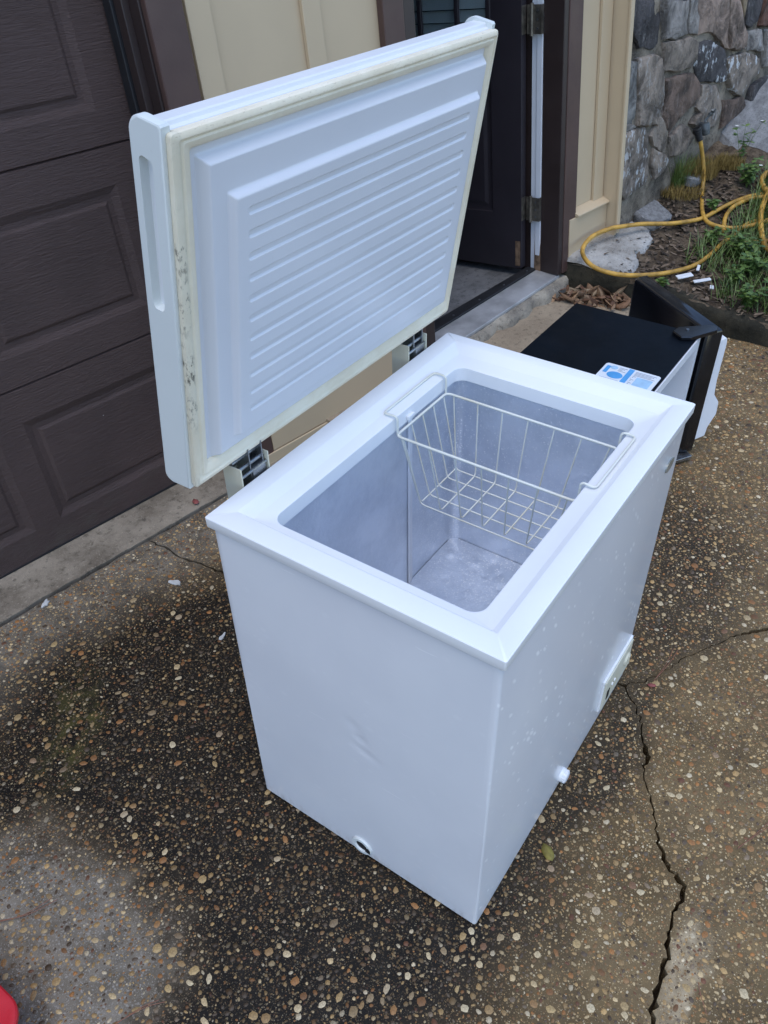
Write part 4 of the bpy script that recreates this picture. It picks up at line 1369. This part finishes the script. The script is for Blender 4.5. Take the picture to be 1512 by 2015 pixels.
# cabinet: rounded box, near end wall carries two shallow dents
def cab_ring(z, ins=0.0):
    x0, x1, y0, y1, r, n = ins, FL - ins, -FD + ins, -ins, 0.006, 3
    pts = []
    for cx, cy, a0 in ((x1 - r, y1 - r, 0), (x0 + r, y1 - r, 90)):
        for k in range(n + 1):
            a = R_(a0 + 90 * k / n)
            pts.append([cx + r * math.cos(a), cy + r * math.sin(a), z])
    for k in range(1, 60):
        pts.append([x0, y1 - r + (y0 - y1 + 2 * r) * k / 60, z])
    for cx, cy, a0 in ((x0 + r, y0 + r, 180), (x1 - r, y0 + r, 270)):
        for k in range(n + 1):
            a = R_(a0 + 90 * k / n)
            pts.append([cx + r * math.cos(a), cy + r * math.sin(a), z])
    for p in pts:
        if p[0] < x0 + 1e-6:
            for dy, dz, sy, sz, am in ((-0.300, 0.440, 0.012, 0.008, 0.0022), (-0.310, 0.405, 0.028, 0.007, 0.0018), (-0.285, 0.47, 0.016, 0.010, 0.0012)):
                p[0] += am * math.exp(-((p[1] - dy) / sy) ** 2 - ((p[2] - dz - 0.35 * (p[1] - dy)) / sz) ** 2)
            p[0] += 0.0012 * math.sin(p[1] * 9 + 1) * math.sin(p[2] * 6)
    return [tuple(p) for p in pts]
cb = MB()
zs = [0.008, 0.010] + [0.010 + (0.834 - 0.010) * k / 96 for k in range(1, 97)]
cb.loft([cab_ring(z, 0.002 if i == 0 else 0) for i, z in enumerate(zs)], True, False)
cb.build('cabinet', M['enamel'], fz, smooth=35)
for x in (0.05, FL - 0.05):
    for y in (-0.05, -FD + 0.05):
        MB().cyl((x, y, 0.0), (x, y, 0.010), 0.018, 14).build('foot', M['rubber'], fz, smooth=40)
# moulded rim
E_ = 0.008
rm = MB()
def rr3(ins_x0, ins_x1, ins_y0, ins_y1, r, z, n=6):
    return [(x, y, z) for x, y in rrect(-E_ + ins_x0, FL + E_ - ins_x1, -FD - E_ + ins_y0, E_ - ins_y1, r, n)]
rm.loft([rr3(0.010, 0.010, 0.010, 0.010, 0.004, 0.828), rr3(0.001, 0.001, 0.001, 0.001, 0.004, 0.828), rr3(0, 0, 0, 0, 0.004, 0.830),
         rr3(0, 0, 0, 0, 0.004, 0.8485), rr3(0.0015, 0.0015, 0.0015, 0.0015, 0.004, 0.850),
         rr3(0.040, 0.030, 0.036, 0.038, 0.003, 0.850), rr3(0.041, 0.031, 0.037, 0.039, 0.003, 0.8495), rr3(0.053, 0.055, 0.050, 0.062, 0.004, 0.8365),
         rr3(0.0545, 0.0565, 0.0515, 0.0635, 0.005, 0.8355),
         rr3(0.068, 0.0950, 0.078, 0.0855, 0.026, 0.8345), rr3(0.071, 0.0985, 0.0815, 0.0890, 0.026, 0.8325), rr3(0.0725, 0.100, 0.083, 0.0905, 0.026, 0.803),
         rr3(0.069, 0.0965, 0.0795, 0.087, 0.026, 0.799)], False, False)
rm.build('rim', M['rim'], fz, smooth=40, fix=True)
# aluminium tub with the compressor step
LX0, LX1, LY0, LY1 = -E_ + 0.0705, FL + E_ - 0.098, -FD - E_ + 0.081, E_ - 0.0885
tb = MB()
tb.loft([[(x, y, z) for x, y in rrect(LX0, LX1, LY0, LY1, 0.024, 6)] for z in (0.818, 0.7, 0.6, 0.5, 0.4, 0.328)], False, False)
tb.build('tub_wall', M['alu'], fz, smooth=40, fix=False)
fl_ = MB()
NXF, NYF = 110, 76
fv, ff = [], []
rf = random.Random(8)
DENT = [(rf.uniform(LX0, LX1), rf.uniform(LY0, LY1), rf.uniform(0.006, 0.016), rf.uniform(-0.0022, 0.0026)) for _ in range(90)]
for j in range(NYF + 1):
    for i in range(NXF + 1):
        x = LX0 + 0.001 + (LX1 - LX0 - 0.002) * i / NXF
        y = LY0 + 0.001 + (LY1 - LY0 - 0.002) * j / NYF
        fv.append((x, y, 0.3295 + sum(h_ * math.exp(-((x - a_) ** 2 + (y - b_) ** 2) / (r_ * r_)) for a_, b_, r_, h_ in DENT) + rf.uniform(-0.0002, 0.0002)))
for j in range(NYF):
    for i in range(NXF):
        a = j * (NXF + 1) + i
        ff.append((a, a + 1, a + NXF + 2, a + NXF + 1))
fl_.add(fv, ff).build('tub_floor', M['alu'], fz, smooth=70, fix=False)
MB().box(0.494, 0.507, LY1 - 0.006, LY1 - 0.001, 0.331, 0.808).build('seam_strip', M['vinyl'], fz, bevel=0.001)
MB().box(0.489, 0.513, LY1 - 0.009, LY1 - 0.001, 0.808, 0.818).build('seam_clip', M['rim'], fz, bevel=0.002)
# lid
LR = ((0.99991, 0.01312, 0.00014), (-0.01303, 0.98761, -0.15640), (-0.00166, 0.15639, 0.98769))
aL = (R_(9.0), R_(0.096), R_(-0.746))
LMX = Matrix.Translation((-0.00005, 0.0459, 0.8980)) @ Matrix.Rotation(aL[2], 4, 'Z') @ Matrix.Rotation(aL[1], 4, 'Y') @ Matrix.Rotation(aL[0], 4, 'X')
lid_prof = [(-0.007, 0.004), (0.030, 0.000), (0.038, 0.004), (0.043, 0.012), (0.043, 0.572), (0.039, 0.585), (0.029, 0.594), (0.006, 0.596), (0.003, 0.5945), (0.001, 0.590), (-0.005, 0.5885), (-0.007, 0.586)]
lid = MB().prism(lid_prof, 0.008, 0.800, 0).build('lid', M['lidshell'], fz, mw=LMX, smooth=30)
def cap_outline():
    pts = [(-0.011, 0.000), (0.028, -0.008)]
    for k in range(5):
        a = R_(-80 + 80 * k / 4)
        pts.append((0.034 + 0.013 * math.cos(a), 0.006 + 0.013 * math.sin(a)))
    for k in range(9):
        a = R_(0 + 90 * k / 8)
        pts.append((0.0255 + 0.0225 * math.cos(a), 0.578 + 0.0225 * math.sin(a)))
    pts += [(-0.008, 0.599), (-0.011, 0.596)]
    return pts
CO = cap_outline()
HOLE = []
for cy_, cz_, a0 in ((0.0260, 0.545, 0), (0.0160, 0.543, 90), (0.0160, 0.348, 180), (0.0260, 0.348, 270)):
    for k in range(5):
        a = R_(a0 + 90 * k / 4)
        HOLE.append((cy_ + 0.007 * math.cos(a), cz_ + (0.007 if cz_ > 0.4 else 0.014) * math.sin(a)))
def near_cap():
    b = MB()
    def inset(o, d):
        cy = sum(p[0] for p in o) / len(o)
        cz = sum(p[1] for p in o) / len(o)
        out = []
        for p in o:
            out.append((p[0] - math.copysign(min(d, abs(p[0] - cy)), p[0] - cy), p[1] - math.copysign(d, p[1] - cz)))
        return out
    fi = inset(CO, 0.003)
    b.loft([[(0.010, p[0], p[1]) for p in CO], [(-0.002, p[0], p[1]) for p in CO], [(-0.004, p[0], p[1]) for p in inset(CO, 0.001)], [(-0.005, p[0], p[1]) for p in fi]], False, False)
    b.add([(0.010, p[0], p[1]) for p in CO], [tuple(range(len(CO)))])
    hole = list(reversed(HOLE))
    tri = tessellate_polygon([[Vector((p[0], p[1], 0)) for p in fi], [Vector((p[0], p[1], 0)) for p in hole]])
    allp = [(-0.005, p[0], p[1]) for p in fi + hole]
    b.add(allp, [tuple(t) for t in tri])
    rings = []
    for dx, sc in ((-0.005, 1.0), (-0.0035, 0.985), (0.006, 0.93), (0.0085, 0.85)):
        cy, cz = 0.0205, 0.446
        rings.append([(dx, cy + (p[0] - cy) * sc, cz + (p[1] - cz) * (1 - (1 - sc) * 0.12)) for p in HOLE])
    b.loft(rings, False, True)
    return b.build('end_cap', M['cap'], lid, smooth=35)
near_cap()
MB().prism(CO, 0.800, 0.811, 0).build('end_cap', M['cap'], lid, smooth=30, bevel=0.0015)
# gasket
gk = MB()
def grect(ins, y, r=0.005):
    return [(x, y, z) for x, z in rrect(-0.001 + ins, 0.808 - ins * 0.62, 0.004 + ins, 0.591 - ins * 0.76, r, 3)]
gk.loft([grect(0.004, -0.0065), grect(0.003, -0.012), grect(0.001, -0.017), grect(0.002, -0.0215), grect(0.006, -0.024), grect(0.012, -0.0245), grect(0.0145, -0.022),
         grect(0.018, -0.0215), grect(0.0205, -0.0235), grect(0.026, -0.0225), grect(0.032, -0.020), grect(0.0355, -0.017), grect(0.037, -0.0115)], False, False)
gk.build('gasket', M['gasket'], lid, smooth=40)
# ribbed inner panel
PX0, PX1, PZ0, PZ1 = 0.0345, 0.787, 0.036, 0.566
ZG = [0.4585 - (0.4585 - 0.1140) * k / 10 for k in range(11)]
def bev(d, a, b_):
    t = min(1.0, max(0.0, (d - a) / (b_ - a)))
    return t * t * (3 - 2 * t) * 0.6 + t * 0.4
def panel_y(x, z):
    y = -0.0115
    d1 = min(x - 0.047, 0.781 - x, z - 0.040, 0.552 - z)
    y -= 0.0175 * bev(d1, 0, 0.0115)
    d2 = min(x - 0.087, 0.754 - x, z - 0.072, 0.497 - z)
    y -= 0.0115 * bev(d2, 0, 0.0085)
    for zc in ZG:
        if -0.004 < z - zc < 0.020:
            # groove: capsule from x .117 to .716, height .0125
            zz = z - (zc + 0.0065)
            xx = max(0.0, 0.123 - x, x - 0.711)
            q = math.hypot(xx, zz)
            y += 0.0032 * (1 - bev(q, 0.0036, 0.0066))
            break
    return y
xs = np.unique(np.concatenate([np.linspace(PX0, PX1, 120), np.linspace(0.045, 0.062, 12), np.linspace(0.085, 0.13, 30), np.linspace(0.70, 0.784, 48)]))
zs = np.unique(np.concatenate([np.linspace(PZ0, PZ1, 60), np.linspace(0.038, 0.054, 10), np.linspace(0.07, 0.083, 10), np.linspace(0.486, 0.555, 38)] +
                              [np.linspace(zc - 0.001, zc + 0.014, 16) for zc in ZG]))
pv = [(x, panel_y(x, z), z) for z in zs for x in xs]
nx = len(xs)
pf = [(j * nx + i, j * nx + i + 1, (j + 1) * nx + i + 1, (j + 1) * nx + i) for j in range(len(zs) - 1) for i in range(nx - 1)]
pb = MB().add(pv, pf)
pb.build('inner_panel', M['panel'], lid, smooth=80, fix=False)
# hinges
for x0 in (0.094, 0.640):
    hn = MB()
    hn.box(x0, x0 + 0.003, 0.010, 0.056, 0.765, 0.884)
    hn.box(x0 + 0.072, x0 + 0.075, 0.010, 0.056, 0.765, 0.884)
    hn.box(x0 + 0.003, x0 + 0.072, 0.053, 0.056, 0.765, 0.880)
    ho = hn.build('hinge', M['cream'], fz, bevel=0.0012)
    b = MB()
    b.box(x0 + 0.032, x0 + 0.068, 0.012, 0.046, 0.775, 0.866)
    b.build('spring_block', M['zinc'], ho, bevel=0.003)
    b = MB()
    b.box(x0 + 0.030, x0 + 0.033, 0.016, 0.050, 0.84, 0.910)
    b.box(x0 + 0.064, x0 + 0.067, 0.016, 0.050, 0.84, 0.910)
    b.box(x0 + 0.010, x0 + 0.070, 0.046, 0.050, 0.868, 0.912)
    b.build('hinge_arm', M['zinc'], ho, bevel=0.0012)
    for (yy, zz, rr) in ((0.024, 0.874, 0.0045), (0.036, 0.886, 0.0045), (0.016, 0.862, 0.0035)):
        MB().cyl((x0 + 0.003, yy, zz), (x0 + 0.072, yy, zz), rr, 12).build('pin', M['zinc'], ho, smooth=40)
# control panel on the front
yF = -FD
cpn = MB().box(0.604, 0.790, yF - 0.0045, yF + 0.002, 0.052, 0.168).build('control_panel', M['rim'], fz, bevel=0.003, seg=3)
MB().box(0.610, 0.784, yF - 0.0080, yF - 0.0040, 0.058, 0.162).build('control_plate', M['cream'], cpn, bevel=0.002)
kb = MB()
kb.tube([(0.755, yF - 0.0075, 0.112), (0.755, yF - 0.0095, 0.112), (0.755, yF - 0.0125, 0.112), (0.755, yF - 0.0130, 0.112)], [0.019, 0.0185, 0.0165, 0.014], 24)
kb.box(0.7525, 0.7575, yF - 0.0155, yF - 0.008, 0.098, 0.126)
kb.build('knob', M['cream'], cpn, smooth=40)
MB().box(0.630, 0.646, yF - 0.0095, yF - 0.0075, 0.080, 0.112).build('switch', M['hole'], cpn, bevel=0.001)
for x in (0.660, 0.676):
    MB().cyl((x, yF - 0.0075, 0.112), (x, yF - 0.0105, 0.112), 0.0045, 12).build('indicator_light', M['rim'], cpn, smooth=40)
# small badge, front drain cap, end drain ring
bd = []
for k in range(20):
    a = 2 * math.pi * k / 20
    bd.append((0.735 + 0.024 * math.cos(a), 0.735 + 0.014 * math.sin(a)))
MB().prism(bd, yF - 0.0025, yF + 0.001, 1).build('badge', M['badge'], fz, smooth=40)
dc = MB()
dc.tube([(0.407, yF + 0.001, 0.034), (0.407, yF - 0.006, 0.034), (0.407, yF - 0.0062, 0.034), (0.407, yF - 0.014, 0.034), (0.407, yF - 0.0155, 0.034)], [0.0185, 0.0175, 0.0155, 0.0150, 0.0125], 24)
for k in range(14):
    a = 2 * math.pi * k / 14
    c = Vector((0.407 + 0.0152 * math.cos(a), 0, 0.034 + 0.0152 * math.sin(a)))
    dc.cyl((c.x, yF - 0.0065, c.z), (c.x, yF - 0.0135, c.z), 0.0014, 6)
dc.build('drain_cap', M['rim'], fz, smooth=40)
dr = MB()
ring = []
for (rx, r) in ((0.0015, 0.0265), (-0.003, 0.0265), (-0.005, 0.0245), (-0.005, 0.0175), (-0.003, 0.0155), (-0.0005, 0.015)):
    ring.append([(rx, -0.285 + r * math.cos(2 * math.pi * k / 32), 0.0385 + r * math.sin(2 * math.pi * k / 32)) for k in range(32)])
dr.loft(ring, False, False)
dro = dr.build('drain_ring', M['cap'], fz, smooth=40)
dp = MB()
dp.add([(-0.001, -0.285 + 0.0155 * math.cos(2 * math.pi * k / 24), 0.0385 + 0.0155 * math.sin(2 * math.pi * k / 24)) for k in range(24)], [tuple(range(24))])
dp.build('drain_hole', M['hole'], dro, fix=False)
MB().prism([(-0.309, 0.030), (-0.297, 0.032), (-0.296, 0.042), (-0.304, 0.048), (-0.309, 0.043)], -0.0062, -0.0045, 0).build('torn_gap', M['hole'], dro)

# ------------------------------------------------------------------ wire basket
bk = thing('wire_basket', 'cream coated wire basket hanging inside the open chest freezer', 'basket', (0.55, -0.28, 0.62))
BO = Vector((0.55, -0.28, 0.62))
def V3(x, y, z):
    return Vector((x, y, z)) - BO
TX0, TX1, TY0, TY1, TZ = 0.441, 0.642, -0.489, -0.089, 0.798
BX0, BX1, BY0, BY1, BZ = 0.476, 0.628, -0.437, -0.128, 0.615
def loop(x0, x1, y0, y1, z, r):
    pts = [V3(x, y, z) for x, y in rrect(x0, x1, y0, y1, r, 4)]
    return pts + [pts[0], pts[1]]
MB().tube(loop(TX0, TX1, TY0, TY1, TZ, 0.012), 0.0029, 8).build('top_frame', M['wire'], bk, smooth=60)
def bent(pts, r, sub=4):
    """polyline with softened corners"""
    out = [pts[0]]
    for a, b, c in zip(pts, pts[1:], pts[2:]):
        d0, d1 = (a - b), (c - b)
        k = min(0.012, d0.length * 0.4, d1.length * 0.4)
        p, q = b + d0.normalized() * k, b + d1.normalized() * k
        for s in range(sub + 1):
            t = s / sub
            out.append(p * (1 - t) ** 2 + b * 2 * t * (1 - t) + q * t * t)
    out.append(pts[-1])
    return MB().tube(out, r, 7)
NU = 7
for k in range(NU):
    f = k / (NU - 1)
    yt = TY0 + 0.018 + (TY1 - TY0 - 0.036) * f
    yb = BY0 + (BY1 - BY0) * f
    bent([V3(TX0, yt, TZ), V3(BX0, yb, BZ), V3(BX1, yb, BZ), V3(TX1, yt, TZ)], 0.0018).build('cross_wire', M['wire'], bk, smooth=60)
for k in range(5):
    f = k / 4
    xt = TX0 + 0.014 + (TX1 - TX0 - 0.028) * f
    xb = BX0 + (BX1 - BX0) * f
    bent([V3(xt, TY0, TZ), V3(xb, BY0, BZ - 0.003), V3(xb, BY1, BZ - 0.003), V3(xt, TY1, TZ)], 0.0018).build('long_wire', M['wire'], bk, smooth=60)
for (ya, yb_, s) in ((TY1, -0.056, 1), (TY0, -0.518, -1)):
    ym = ya + 0.012 * s
    x0, x1 = TX0 + 0.006, TX1 - 0.004
    bent([V3(x0, ya, TZ), V3(x0, ya, 0.842), V3(x0 - 0.003, yb_, 0.8395), V3(x1 + 0.003, yb_, 0.8395), V3(x1, ya, 0.842), V3(x1, ya, TZ)], 0.0026).build('hanger', M['wire'], bk, smooth=60)

# ------------------------------------------------------------------ small black fridge
FX0, FX1, FY0, FY1, FZ = 1.355, 1.815, -0.338, 0.092, 0.500
fg = thing('compact_fridge', 'small black fridge with its door swung wide open behind the freezer', 'fridge', (1.585, -0.12, 0))
FO = Vector((1.585, -0.12, 0))
def fbox(name, mat, x0, x1, y0, y1, z0, z1, parent=fg, bevel=0.003):
    return MB().box(x0 - FO.x, x1 - FO.x, y0 - FO.y, y1 - FO.y, z0, z1).build(name, mat, parent, bevel=bevel)
cab = MB()
t_ = 0.004
for a in ((FX0, FX1, FY0, FY1, FZ - t_, FZ), (FX0, FX0 + t_, FY0, FY1, 0.03, FZ - t_), (FX1 - t_, FX1, FY0, FY1, 0.03, FZ - t_), (FX0 + t_, FX1 - t_, FY1 - t_, FY1, 0.03, FZ - t_), (FX0 + t_, FX1 - t_, FY0, FY1 - t_, 0.03, 0.034)):
    cab.box(a[0] - FO.x, a[1] - FO.x, a[2] - FO.y, a[3] - FO.y, a[4], a[5])
cab.build('cabinet', M['black'], fg)
# white liner: front frame and cavity
lw = 0.035
lr = MB()
A = [(FX0 + 0.005, 0.035), (FX1 - 0.005, 0.035), (FX1 - 0.005, FZ - 0.005), (FX0 + 0.005, FZ - 0.005)]
Bq = [(FX0 + lw, 0.035 + lw), (FX1 - lw, 0.035 + lw), (FX1 - lw, FZ - lw), (FX0 + lw, FZ - lw)]
Cq = [(FX0 + lw + .01, 0.035 + lw + .01), (FX1 - lw - .01, 0.035 + lw + .01), (FX1 - lw - .01, FZ - lw - .01), (FX0 + lw + .01, FZ - lw - .01)]
lr.loft([[(x - FO.x, FY0 - 0.004 - FO.y, z) for x, z in A], [(x - FO.x, FY0 - 0.004 - FO.y, z) for x, z in Bq], [(x - FO.x, FY1 - 0.06 - FO.y, z) for x, z in Cq]], False, True)
lr.loft([[(x - FO.x, FY0 + 0.02 - FO.y, z) for x, z in A], [(x - FO.x, FY0 - 0.004 - FO.y, z) for x, z in A]], False, False)
lr.build('liner', M['fridgewhite'], fg, fix=False)
fbox('shelf', M['fridgewhite'], FX0 + 0.05, FX1 - 0.05, FY0 + 0.05, FY1 - 0.08, 0.24, 0.246)
for x in (FX0 + 0.04, FX1 - 0.04):
    for y in (FY0 + 0.04, FY1 - 0.04):
        MB().cyl((x - FO.x, y - FO.y, 0), (x - FO.x, y - FO.y, 0.032), 0.016, 12).build('foot', M['rubber'], fg, smooth=40)
# door: hinged at the far front corner
HX, HY = 1.845, -0.372
DD = Vector((0.615, 0.788, 0)).normalized()
DNn = Vector((DD.y, -DD.x, 0))         # towards the liner side
DMX = Matrix(((DD.x, DNn.x, 0, HX - FO.x), (DD.y, DNn.y, 0, HY - FO.y), (0, 0, 1, 0.0), (0, 0, 0, 1)))
# cross-section in (along, depth): bowed outer face at depth 0 side, liner side at +0.05
prof = []
for k in range(9):
    a = R_(180 + 90 * k / 8)
    prof.append((0.004 + 0.030 + 0.030 * math.cos(a) - 0.004, 0.004 + 0.030 * (1 + math.sin(a))))
prof2 = []
for k in range(9):
    a = R_(270 + 90 * k / 8)
    prof2.append((0.432 + 0.03 * math.cos(a), 0.004 + 0.030 * (1 + math.sin(a))))
prof = prof + prof2 + [(0.462, 0.062), (0.0, 0.062)]
pr = [(p[0], p[1] - 0.030) for p in prof]
dbm = MB()
n_ = len(pr)
rings = []
for z, ins in ((0.030, 0.006), (0.034, 0.0), (0.494, 0.0), (0.502, 0.003), (0.506, 0.010)):
    rings.append([(p[0] + (ins if p[0] < 0.23 else -ins), p[1] + (ins if p[1] < 0.0 else -ins * 0.3), z) for p in pr])
dbm.loft(rings)
door = dbm.build('door', M['gloss'], fg, smooth=35, mw=DMX)
MB().box(0.006, 0.456, 0.0325, 0.040, 0.045, 0.49).build('gasket', M['gloss'], door, bevel=0.003)
dl = MB()
lp = [(0.038, 0.462), (0.058, 0.468), (0.067, 0.464), (0.070, 0.452), (0.070, 0.310), (0.076, 0.250), (0.102, 0.215), (0.106, 0.170), (0.084, 0.118), (0.080, 0.078), (0.038, 0.068)]
dl.prism([(p[0], p[1]) for p in lp], 0.010, 0.448, 0)
dl.build('door_liner', M['fridgewhite'], door, smooth=30, bevel=0.004)
MB().box(0.462, 0.466, -0.012, 0.014, 0.40, 0.47).build('door_handle', M['gloss'], door, bevel=0.003)
# top hinge bracket with cover
hbk = MB()
hbk.prism([(1.735 - FO.x, -0.300 - FO.y), (1.762 - FO.x, -0.262 - FO.y), (1.80 - FO.x, -0.268 - FO.y), (1.872 - FO.x, -0.352 - FO.y), (1.866 - FO.x, -0.374 - FO.y), (1.842 - FO.x, -0.380 - FO.y), (1.752 - FO.x, -0.328 - FO.y)], FZ + 0.0005, FZ + 0.014, 2)
hbo = hbk.build('hinge_cover', M['gloss'], fg, bevel=0.003)
MB().cyl((1.792 - FO.x, -0.300 - FO.y, FZ + 0.013), (1.792 - FO.x, -0.300 - FO.y, FZ + 0.017), 0.005, 12).build('screw', M['zinc'], hbo, smooth=40)
# bottom hinge
MB().prism([(1.76 - FO.x, -0.33 - FO.y), (1.815 - FO.x, -0.33 - FO.y), (1.872 - FO.x, -0.372 - FO.y), (1.85 - FO.x, -0.402 - FO.y), (1.79 - FO.x, -0.365 - FO.y)], 0.012, 0.026, 2).build('bottom_hinge', M['zinc'], fg, bevel=0.002)
# instruction sticker on top
SX, SY = 1.484, -0.160          # far left corner; runs 0.168 along -y and 0.125 along -x
def stk(name, mat, u0, u1, v0, v1, z0, z1, parent, r=0.0):
    x0, x1, y0, y1 = SX - v1 - FO.x, SX - v0 - FO.x, SY - u1 - FO.y, SY - u0 - FO.y
    b = MB()
    if r:
        b.prism(rrect(x0, x1, y0, y1, r, 4), z0, z1, 2)
    else:
        b.box(x0, x1, y0, y1, z0, z1)
    return b.build(name, mat, parent)
st = stk('sticker', M['sticker'], 0.0, 0.170, 0.0, 0.125, FZ + 0.0003, FZ + 0.0010, fg, 0.010)
Z0, Z1 = FZ + 0.0012, FZ + 0.0016
stk('printed_block', M['blue'], 0.008, 0.020, 0.016, 0.060, Z0, Z1, st)
stk('printed_block', M['blue'], 0.074, 0.090, 0.004, 0.120, Z0, Z1, st)
stk('printed_block', M['lblue'], 0.110, 0.158, 0.040, 0.110, Z0, Z1, st)
for (u, v, ru, rv, m) in ((0.031, 0.020, 0.011, 0.011, 'lblue'), (0.048, 0.062, 0.024, 0.020, 'blue')):
    MB().prism([(SX - v + rv * math.cos(k * 0.314) - FO.x, SY - u + ru * math.sin(k * 0.314) - FO.y) for k in range(20)], Z0, Z1, 2).build('printed_disc', M[m], st)
for (u0, u1, v0, nl) in ((0.046, 0.070, 0.012, 4), (0.096, 0.160, 0.012, 4), (0.096, 0.106, 0.04, 9), (0.012, 0.070, 0.090, 4)):
    for k in range(nl):
        stk('printed_line', M['ink'], u0, u1 - 0.006 * (k % 3), v0 + 0.0068 * k, v0 + 0.0068 * k + 0.0016, Z0, Z1, st)

# ------------------------------------------------------------------ red tub at the lower left corner
rt = thing('plastic_tub', 'bright red rounded plastic tub with its lid on, cut off at the lower left corner', 'tub', (-0.822, 0.135, 0))
rb = MB()
def rring(ins, z):
    return [(x, y, z) for x, y in rrect(-0.19 + ins, 0.19 - ins, -0.14 + ins, 0.14 - ins, 0.055 - min(ins, 0.03), 8)]
rb.loft([rring(0.028, 0.002), rring(0.024, 0.0), rring(0.010, 0.112), rring(0.0, 0.113), rring(0.0, 0.121), rring(0.003, 0.124), rring(0.010, 0.1245), rring(0.014, 0.1235), rring(0.040, 0.1235)], True, True)
rb.build('tub', M['red'], rt, smooth=40)
